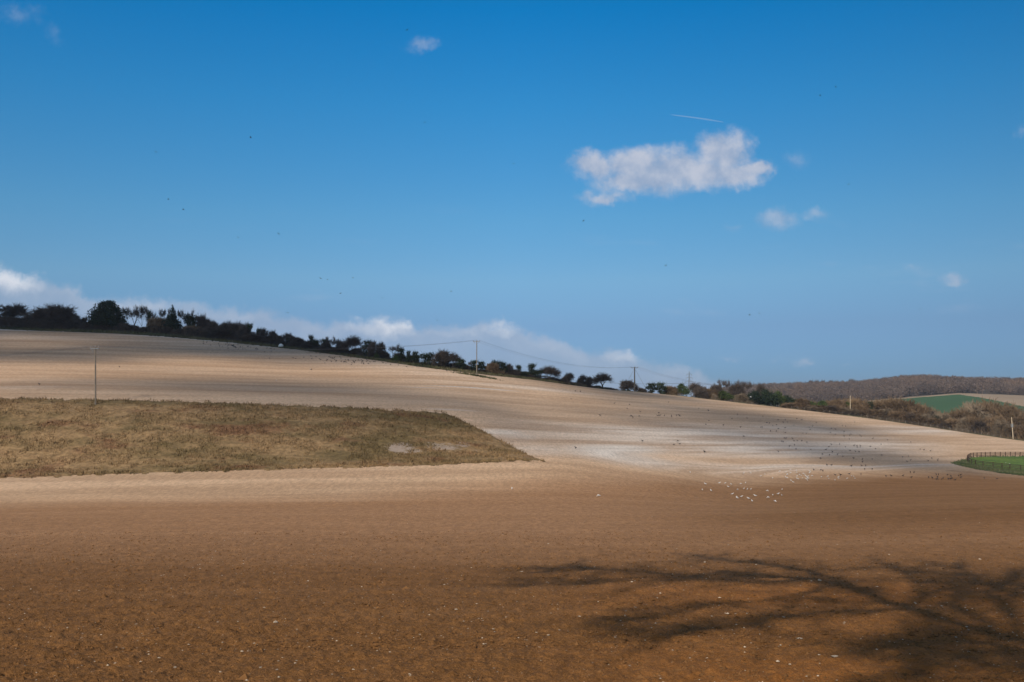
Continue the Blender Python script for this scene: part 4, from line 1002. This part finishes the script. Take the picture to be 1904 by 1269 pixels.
R4 = [(57,450),(39,472),(54,390),(192,438),(224,413),(142,477),(242,489),(281,436),(262,543),(32,634),(362,490),(370,490),(374,425),(397,462),(412,465),(432,478),(453,474),(463,445),(418,512),(453,512),(464,497),(493,460),(505,445),(518,458),(504,492),(505,520),(555,478),(572,438),(598,445),(605,445),(645,489),(665,483),(650,502),(687,460),(608,525),(628,525),(499,553),(509,555),(546,555),(482,572),(492,575),(556,570),(575,567),(602,568),(631,577),(529,602),(558,594),(568,618),(464,632),(654,620),(776,495),(798,500),(768,520),(799,530),(839,480),(858,482),(849,513),(849,541),(882,536),(890,530),(880,558),(912,457),(936,428),(960,431),(942,535),(949,542),(1018,555),(775,590),(760,604),(823,590),(857,604),(743,622),(722,648),(764,653),(780,634),(811,649),(710,673),(842,661),(884,626),(908,597),(925,597),(944,597),(927,606),(943,606),(916,631),(937,633),(1003,602),(1034,615),(1066,588),(1104,563),(905,672),(957,678),(1014,677),(1070,654),(958,693),(952,715),(976,715),(970,735),(892,718),(1014,737),(749,713),(776,713),(714,742),(725,747),(671,741),(1240,577),(1296,617),(1318,622),(1356,627),(1193,664),(1226,659),(1240,683),(1218,690),(1363,671),(1400,677),(1342,686),(1398,683),(1238,755),(1260,755),(1195,775),(1244,785),(1125,776),(1095,778),(1345,784),(1366,788),(1390,768),(1402,768),(1397,783),(1393,797),(1422,795),(1430,788),(1455,768),(1476,778),(1475,793),(1460,795),(1481,790),(1500,800),(1520,775),(1533,770),(1534,785),(1671,789),(1746,793),(880,765),(948,767),(797,771),(828,771)]
for x, y in R4:
    u, v = 1300+x/3.152, 640+y/3.152
    if u > 1715 and v > 880: l, g = 'black rook feeding on the brown soil just left of the paddock fence', 'rooks on brown soil by the paddock'
    elif u > 1665: l, g = 'small dark rook on pale soil left of the paddock', 'rooks on the pale soil near the paddock'
    elif v > 870: l, g = 'black rook standing close to the white gulls', 'rooks beside the gull flock'
    elif u > 1510 and v > 818: l, g = 'black rook in the loose flock on grey soil above the gulls', 'rooks above the gulls'
    elif v > 812: l, g = 'black rook in the tight line across the chalky streaks', 'rooks on the chalky streaks'
    else: l, g = 'black rook on the grey slope below the bright field edge', 'rooks high on the grey slope'
    on_ground('rook', u, v, l, g)
R3 = [(833,507),(869,510),(800,562),(1121,597),(1232,606),(1214,635),(1310,659),(1014,689),(1244,693),(1256,702),(1304,692),(1448,668),(1435,687),(1448,688),(1456,688),(1489,689),(1540,687),(1543,698),(1578,687),(1596,686),(1603,692),(1520,588),(1743,636),(1813,650),(1326,878),(1588,878),(1603,897),(1559,904),(1784,957),(834,931)]
for x, y in R3:
    u, v = 860+x/3.967, 600+y/3.967
    if y < 670 or x < 1020: l, g = ('lone black rook just above the end of the grass bank', None) if y > 900 and x < 900 else ('black rook walking alone on the tan slope left of the flock', 'scattered rooks on the tan slope')
    elif y < 720: l, g = 'black rook in the short row of birds across the middle of the slope', 'rooks in a short row'
    else: l, g = 'black rook on the white chalky patch in mid slope', 'rooks on the white chalky patch'
    on_ground('rook', u, v, l, g)
rr = random.Random(3)
for i in range(46):
    u = min(510, max(378, rr.gauss(440, 34))); v = 634+(u-380)*0.135+rr.gauss(3, 3.2)
    on_ground('rook', u, max(v, 633+(u-380)*0.13), 'tiny black rook in the flock below the dark thicket on the hill', 'rooks below the thicket', 1.05)
for i in range(66):
    u = min(775, max(545, rr.gauss(655, 52))); v = 661+(u-575)*0.085+rr.gauss(4, 3.6)
    on_ground('rook', u, v, 'tiny black rook in the long flock below the hedge middle', 'rooks below the hedge middle', 1.05)
for (u, v, l) in [(73,716,'lone black rook on the pale slope left of the bank pole'),(222,683,'lone dark bird on the tan slope above the bank pole'),(501,667,'single rook low in the grey hillside left of the long flock'),(579,688,'single rook on the tan hillside below the long flock'),(831,690,'lone rook just left of the tall hill pole')]:
    on_ground('rook', u, v, l, None)
G7 = [(18,113),(188,247),(343,236),(407,236),(473,248),(580,242),(632,233),(441,276),(154,311),(250,321),(545,307),(652,305),(690,308),(613,298),(486,360),(535,390),(541,403),(587,387),(665,408),(739,380),(704,437),(882,395),(958,438),(934,370),(993,358),(1036,306),(1034,373),(873,322),(611,127),(690,122),(800,155),(845,135),(932,179),(1008,105),(1080,112),(1128,85),(1195,95),(1197,118),(1199,158),(1199,180),(1072,160),(1090,140),(1095,133),(1128,122),(1136,208),(1160,224),(1215,188),(1230,140),(1262,180),(1271,127),(1290,140),(1300,158),(1320,175),(1318,203),(1328,183),(1338,122),(1341,100),(1370,152),(1473,165),(1540,160),(1553,182),(1622,201),(1663,163),(1662,180),(1755,182),(1805,157),(1830,163),(1842,180),(1250,150),(1310,165),(1090,176),(1325,160),(1306,190),(1345,110)]
for i, (x, y) in enumerate(G7):
    u, v = 1280+x/5.95, 860+y/5.95
    if i == 0: l, g = 'lone white gull at the left above the lower flock', None
    elif y > 225 and x < 1050: l, g = 'white gull in the lower scattered flock on brown soil', 'gulls of the lower flock'
    elif x > 1440: l, g = 'white gull in the loose tail right of the dense flock', 'gulls right of the dense flock'
    elif x < 960: l, g = 'white gull spaced out left of the dense flock', 'gulls left of the dense flock'
    else: l, g = 'white gull in the dense upper flock', 'gulls of the dense flock'
    on_ground('gull', u, v, l, g, 1.2)
for (u, v, l) in [(952,910,'single white gull on bare soil in the middle of the valley'),(1113,924,'larger lone white gull left of the lower flock'),(577,686.5,'lone white gull high on the hillside under the hedge'),(514,708,'small pale gull on the hill above the grass bank'),(1648,808,'lone white gull on the pale slope below the brown hedge'),(1870,861,'white gull standing on the green paddock'),(1802,855,'white gull at the rounded end of the paddock fence'),(1877,863,'second white gull close by on the green paddock')]:
    on_ground('gull', u, v, l, None, 1.3)
FLY = [(290,283),(313,371),(341,390),(466,256),(518,435),(443,442),(596,518),(609,520),(656,517),(633,546),(710,554),(757,56),(790,228),(813,596),(839,542),(955,305),(1085,411),(1238,494),(1394,586),(1412,583),(1554,162),(1525,178),(1578,343),(1661,345),(535,582),(1711,575)]
FL = ['lower left of the upper left sky','topmost of two close birds in the left sky','lower of two close birds in the left sky','high in the left sky','in the left sky halfway up','faint in the left sky, halfway up','left of a close pair above the middle hedge','right of a close pair above the middle hedge','alone just right of a close pair above the hedge','over the cloud left of the bright puffs','with spread wings above the middle hedge','near the small top cloud','high above the middle of the sky','against the bright cloud puffs','right of the bright cloud puffs','left of the main cloud','under the left end of the main cloud','below the main cloud','left of a pair low in the right sky','right of a pair low in the right sky','topmost in the right sky','second from the top in the right sky','right of the main cloud','level with the main cloud far right','just over the left part of the hedge','low in the far right sky']
for (u, v), l in zip(FLY, FL):
    Y = random.uniform(240, 300); put_bird('rook', 2, ((u-UC)/F*Y, Y, (VH-v)/F*Y), 'flying rook, '+l, 'rooks in flight', 1.0, None, random.uniform(-0.5, 0.5))
p = uy(1396, crest(1396)-12); put_bird('gull', 2, (p.x, p.y, (VH-738.5)/F*p.y), 'white gull flying in front of the dark evergreen bushes', None, 1.4, 0.3, 0.3)
# white sack at the hedge foot
u = 522; bp_ = uy(u, crest(u)+1.0)
rs = np.random.default_rng(4); V, Fs = lathe([(-.75,.28,.12,.10),(-.6,.36,.40,.36),(-.25,.52,.55,.52),(.15,.60,.58,.60),(.5,.48,.50,.48),(.75,.32,.28,.30),(.9,.26,.08,.1)], 12)
V = [(x+rs.normal(0, .03), y+rs.normal(0, .03), max(z+rs.normal(0, .03), 0)) for x, y, z in V]
sk = pyobj('sack', V, Fs, simple('white_plastic', (0.75, 0.75, 0.74), 0.08, 2.0, 0.6, 0.4), None, True); sk.location = bp_; tag(sk, 'plump white sack lying at the foot of the hill hedge', 'sack')

# ------------------------------------------------------------------ aircraft trail
M_TRAIL, n, b = mat('contrail', 1.0); b.inputs['Base Color'].default_value = (0.9, 0.9, 0.92, 1); b.inputs['Alpha'].default_value = 0.08
D = 16000
def sky_pt(u, v, Y=D): return Vector(((u-UC)/F*Y, Y, (VH-v)/F*Y))
cp = [(1246,213.5,2),(1262,215.5,9),(1290,219,11),(1318,223,12),(1345,227.5,5)]
V, Fc = tubes([(*sky_pt(*cp[i][:2]), *sky_pt(*cp[i+1][:2]), cp[i][2], cp[i+1][2]) for i in range(len(cp)-1)], 8)
o = mesh_obj('contrail', V, Fc, M_TRAIL); tag(o, 'short thin white aircraft trail above the main cloud', 'contrail')

# ------------------------------------------------------------------ big bare tree behind the viewpoint, its branches shading the near soil
def lift(p, L): return p+SD*L
def limb(pts, L0, L1, r0, r1):
    out = []
    n_ = len(pts)
    for i, (u, v) in enumerate(pts):
        t = i/(n_-1); out.append((lift(px(u, v), L0+(L1-L0)*t+20), r0+(r1-r0)*t))
    return out
def px2(u, v):
    return px(u, v)
LIMBS = [
 ([(2010,1228),(1904,1192),(1800,1165),(1690,1132),(1620,1108),(1560,1088),(1490,1074),(1410,1069),(1330,1074),(1240,1066),(1150,1061),(1060,1056),(990,1060)], 25, 31, .24, .03),
 ([(1620,1108),(1570,1082),(1520,1066),(1450,1052),(1380,1044),(1300,1036)], 26, 31, .15, .03),
 ([(1500,1076),(1400,1084),(1300,1078),(1200,1082),(1080,1080),(950,1086)], 26, 31, .13, .02),
 ([(1560,1088),(1500,1105),(1420,1118),(1340,1124),(1250,1140),(1180,1150)], 26, 30, .12, .02),
 ([(1690,1132),(1600,1140),(1520,1142),(1440,1152),(1380,1164),(1300,1172),(1200,1186)], 25, 29, .14, .03),
 ([(1690,1132),(1720,1108),(1700,1085),(1680,1062),(1640,1048)], 26, 29, .13, .03),
 ([(1720,1108),(1780,1092),(1820,1080),(1800,1062),(1740,1052)], 26, 29, .11, .03),
 ([(1904,1192),(1860,1130),(1840,1100),(1870,1082),(1900,1070)], 25, 28, .13, .03),
 ([(2010,1228),(1900,1212),(1820,1194),(1760,1190),(1700,1192),(1640,1200)], 25, 28, .15, .03),
 ([(2010,1228),(1920,1240),(1850,1236),(1780,1246),(1700,1250)], 25, 28, .14, .02),
 ([(1904,1192),(1850,1168),(1800,1140),(1770,1115),(1790,1098)], 25, 28, .10, .03),
 ([(1904,1192),(1890,1150),(1880,1120),(1900,1100)], 25, 28, .10, .03),
 ([(1700,1085),(1740,1078),(1790,1085),(1850,1092)], 26, 29, .08, .03),
 ([(2010,1228),(1930,1225),(1870,1216),(1800,1218)], 25, 28, .14, .03),
 ([(2020,1250),(1940,1262),(1860,1262)], 25, 28, .14, .03),
]
tseg = []; ttw = []; rb = np.random.default_rng(19)
trunk_base = Vector((1.0, -15.0, 0)); trunk_base.z = h1(1.0, -15.0)-0.3
fork = lift(px(2010, 1228), 45)
for (pts, L0, L1, r0, r1) in LIMBS:
    q = limb(pts, L0, L1, r0, r1)
    for i in range(len(q)-1):
        (a, ra), (b2, rb_) = q[i], q[i+1]
        m_ = (a+b2)/2+Vector(rb.normal(0, 0.10, 3))
        tseg.append((*a, *m_, ra, (ra+rb_)/2)); tseg.append((*m_, *b2, (ra+rb_)/2, rb_))
        d = (b2-a).normalized()
        for k in range((6 if pts[-1][0] < 1350 and pts[-1][1] > 1100 else 9) if i > 1 else 3):
            st = a.lerp(b2, rb.uniform(0, 1)); nd = Vector(d)+Vector(rb.normal(0, 0.55, 3)); nd.normalize(); L = rb.uniform(0.9, 2.4)
            p0 = st
            for j in range(3):
                nd = (nd+Vector(rb.normal(0, 0.2, 3))).normalized(); p1 = p0+nd*L/2.2; rj = 0.040-0.009*j
                ttw.append((*p0, *p1, rj, rj*0.8))
                for kk in range(5):
                    n2 = (nd+Vector(rb.normal(0, 0.6, 3))).normalized(); e_2 = p0.lerp(p1, rb.uniform(0, 1)); e2 = e_2+n2*rb.uniform(0.3, 0.8)
                    ttw.append((*e_2, *e2, 0.019, 0.007))
                    for k3 in range(3):
                        n3 = (n2+Vector(rb.normal(0, 0.6, 3))).normalized(); f0 = e_2.lerp(e2, rb.uniform(0.3, 1)); ttw.append((*f0, *(f0+n3*0.35), 0.009, 0.004))
                p0 = p1
mid1 = trunk_base.lerp(fork, 0.45)+Vector((0.5, -0.4, 0.3)); 
tseg += [(*trunk_base, *mid1, .55, .42), (*mid1, *fork, .42, .30)]
# the rest of its crown, away from the view
for k in range(9):
    d = Vector((rb.uniform(-0.2, 1.2), rb.uniform(-1.3, -0.2), rb.uniform(0.3, 1.2))).normalized(); s2, tp = [], []
    grow(s2, tp, rb, np.array(mid1.lerp(fork, rb.uniform(0.5, 1))), np.array(d), 3.4, 0.20, 1, 4, 0.5, 0.3, 3, 0.72)
    tseg += s2
    for (pp, dd) in tp:
        for j in range(4):
            n2 = dd+rb.normal(0, 0.5, 3); n2 /= np.linalg.norm(n2); ttw.append((*pp, *(pp+n2*0.9), 0.014, 0.005))
bt = empty('bare_tree', trunk_base); tag(bt, 'tall leafless tree behind the viewpoint whose branch shadow falls on the near soil', 'tree')
off = np.array(trunk_base)
V, Fc = tubes(tseg, 8); mesh_obj('trunk', V-off, Fc, M_BARK, bt)
V, Fc = tubes(ttw, 3); mesh_obj('crown', V-off, Fc, M_TWIG, bt)

# ------------------------------------------------------------------ real clouds towards the sun, behind the viewpoint, shading parts of the hill
def cloud_material(name, a):
    m, n, b = mat(name, 1.0); b.inputs['Base Color'].default_value = (0.9, 0.9, 0.9, 1); b.inputs['Alpha'].default_value = a; b.inputs['Specular IOR Level'].default_value = 0
    return m
def ico():
    import bmesh
    bm = bmesh.new(); bmesh.ops.create_icosphere(bm, subdivisions=2, radius=1.0)
    V = np.array([v.co[:] for v in bm.verts]); Fc = np.array([[v.index for v in f.verts] for f in bm.faces]); bm.free(); return V, Fc
IV, IF = ico()
def cloud(poly, alt, rad, n_, alpha, label, seed):
    rng = np.random.default_rng(seed)
    L = [p+SD*((alt-p.z)/SD.z) for p in poly]; xy = [(p.x, p.y) for p in L]
    xs, ys = [p[0] for p in xy], [p[1] for p in xy]; C = []
    while len(C) < n_:
        c = np.array([[rng.uniform(min(xs), max(xs)), rng.uniform(min(ys), max(ys))]])
        if inpoly(c[:, :1], c[:, 1:], xy)[0, 0]: C.append((c[0, 0], c[0, 1], alt+rng.uniform(-6, 10)))
    Vs = []
    for (x, y, z) in C:
        r = rad*rng.uniform(0.6, 1.25); s = np.array([r*1.5, r*0.8, r*0.5]); V = IV*(1+0.18*np.sin(IV[:, [1, 2, 0]]*5+x))
        Vs.append((V*s+np.array([x, y, z]), IF))
    o = mesh_obj('cloud', *join(*Vs), cloud_material('cloud_vapour', alpha)); tag(o, label, kind='structure')
gq = lambda u, v: px(u, v)
S1 = [px(-500,648),px(-150,658),px(0,662),px(250,667),px(450,668),px(600,671),px(750,686),px(850,700),px(950,712),px(1060,716),uy(1140,300),uy(1150,420),uy(800,420),uy(300,440),uy(-500,460)]
S2 = [px(120,716),px(330,700),px(470,701),px(620,709),px(740,735),px(820,762),px(840,785),px(800,795),px(720,788),px(500,770),px(330,758),px(180,748),px(30,738),px(20,728)]
S3 = [px(1060,784),px(1170,772),px(1300,766),px(1450,773),px(1560,790),px(1690,820),px(1600,816),px(1450,807),px(1250,803),px(1080,801)]
S5 = [px(1330,852),px(1500,843),px(1650,840),px(1785,852),px(1760,876),px(1600,876),px(1450,868)]
cloud(S1, 1100, 20, 150, 0.23, 'cloud behind the viewpoint shading the hill crest', 1)
cloud(S2, 1100, 17, 34, 0.062, 'small thin cloud behind the viewpoint shading the slope above the bank', 2)
cloud(S3, 1100, 19, 36, 0.052, 'thin cloud behind the viewpoint shading the middle of the slope', 3)
cloud(S5, 1100, 16, 20, 0.052, 'thin cloud behind the viewpoint shading the slope above the gulls', 4)

# ------------------------------------------------------------------ thin blue air
hv = np.array([(x, y, z) for x in (-6100, 6100) for y in (-6100, 6100) for z in (-48, 75)], float)
hz = mesh_obj('haze', hv, np.array([(0,1,3,2),(4,6,7,5),(0,4,5,1),(2,3,7,6),(0,2,6,4),(1,5,7,3)]), None, smoothf=False, mats=[])
hm = bpy.data.materials.new('haze_air'); hm.use_nodes = True; hn = NT(hm.node_tree); hn.n.clear()
pv = hn.new('ShaderNodeVolumePrincipled'); pv.inputs['Color'].default_value = (0.72, 0.82, 1.0, 1); pv.inputs['Density'].default_value = 0.000095
ho = hn.new('ShaderNodeOutputMaterial'); hn.l.new(pv.outputs[0], ho.inputs['Volume']); hz.data.materials.append(hm)
tag(hz, 'thin blue haze in the air over the valley', kind='stuff')
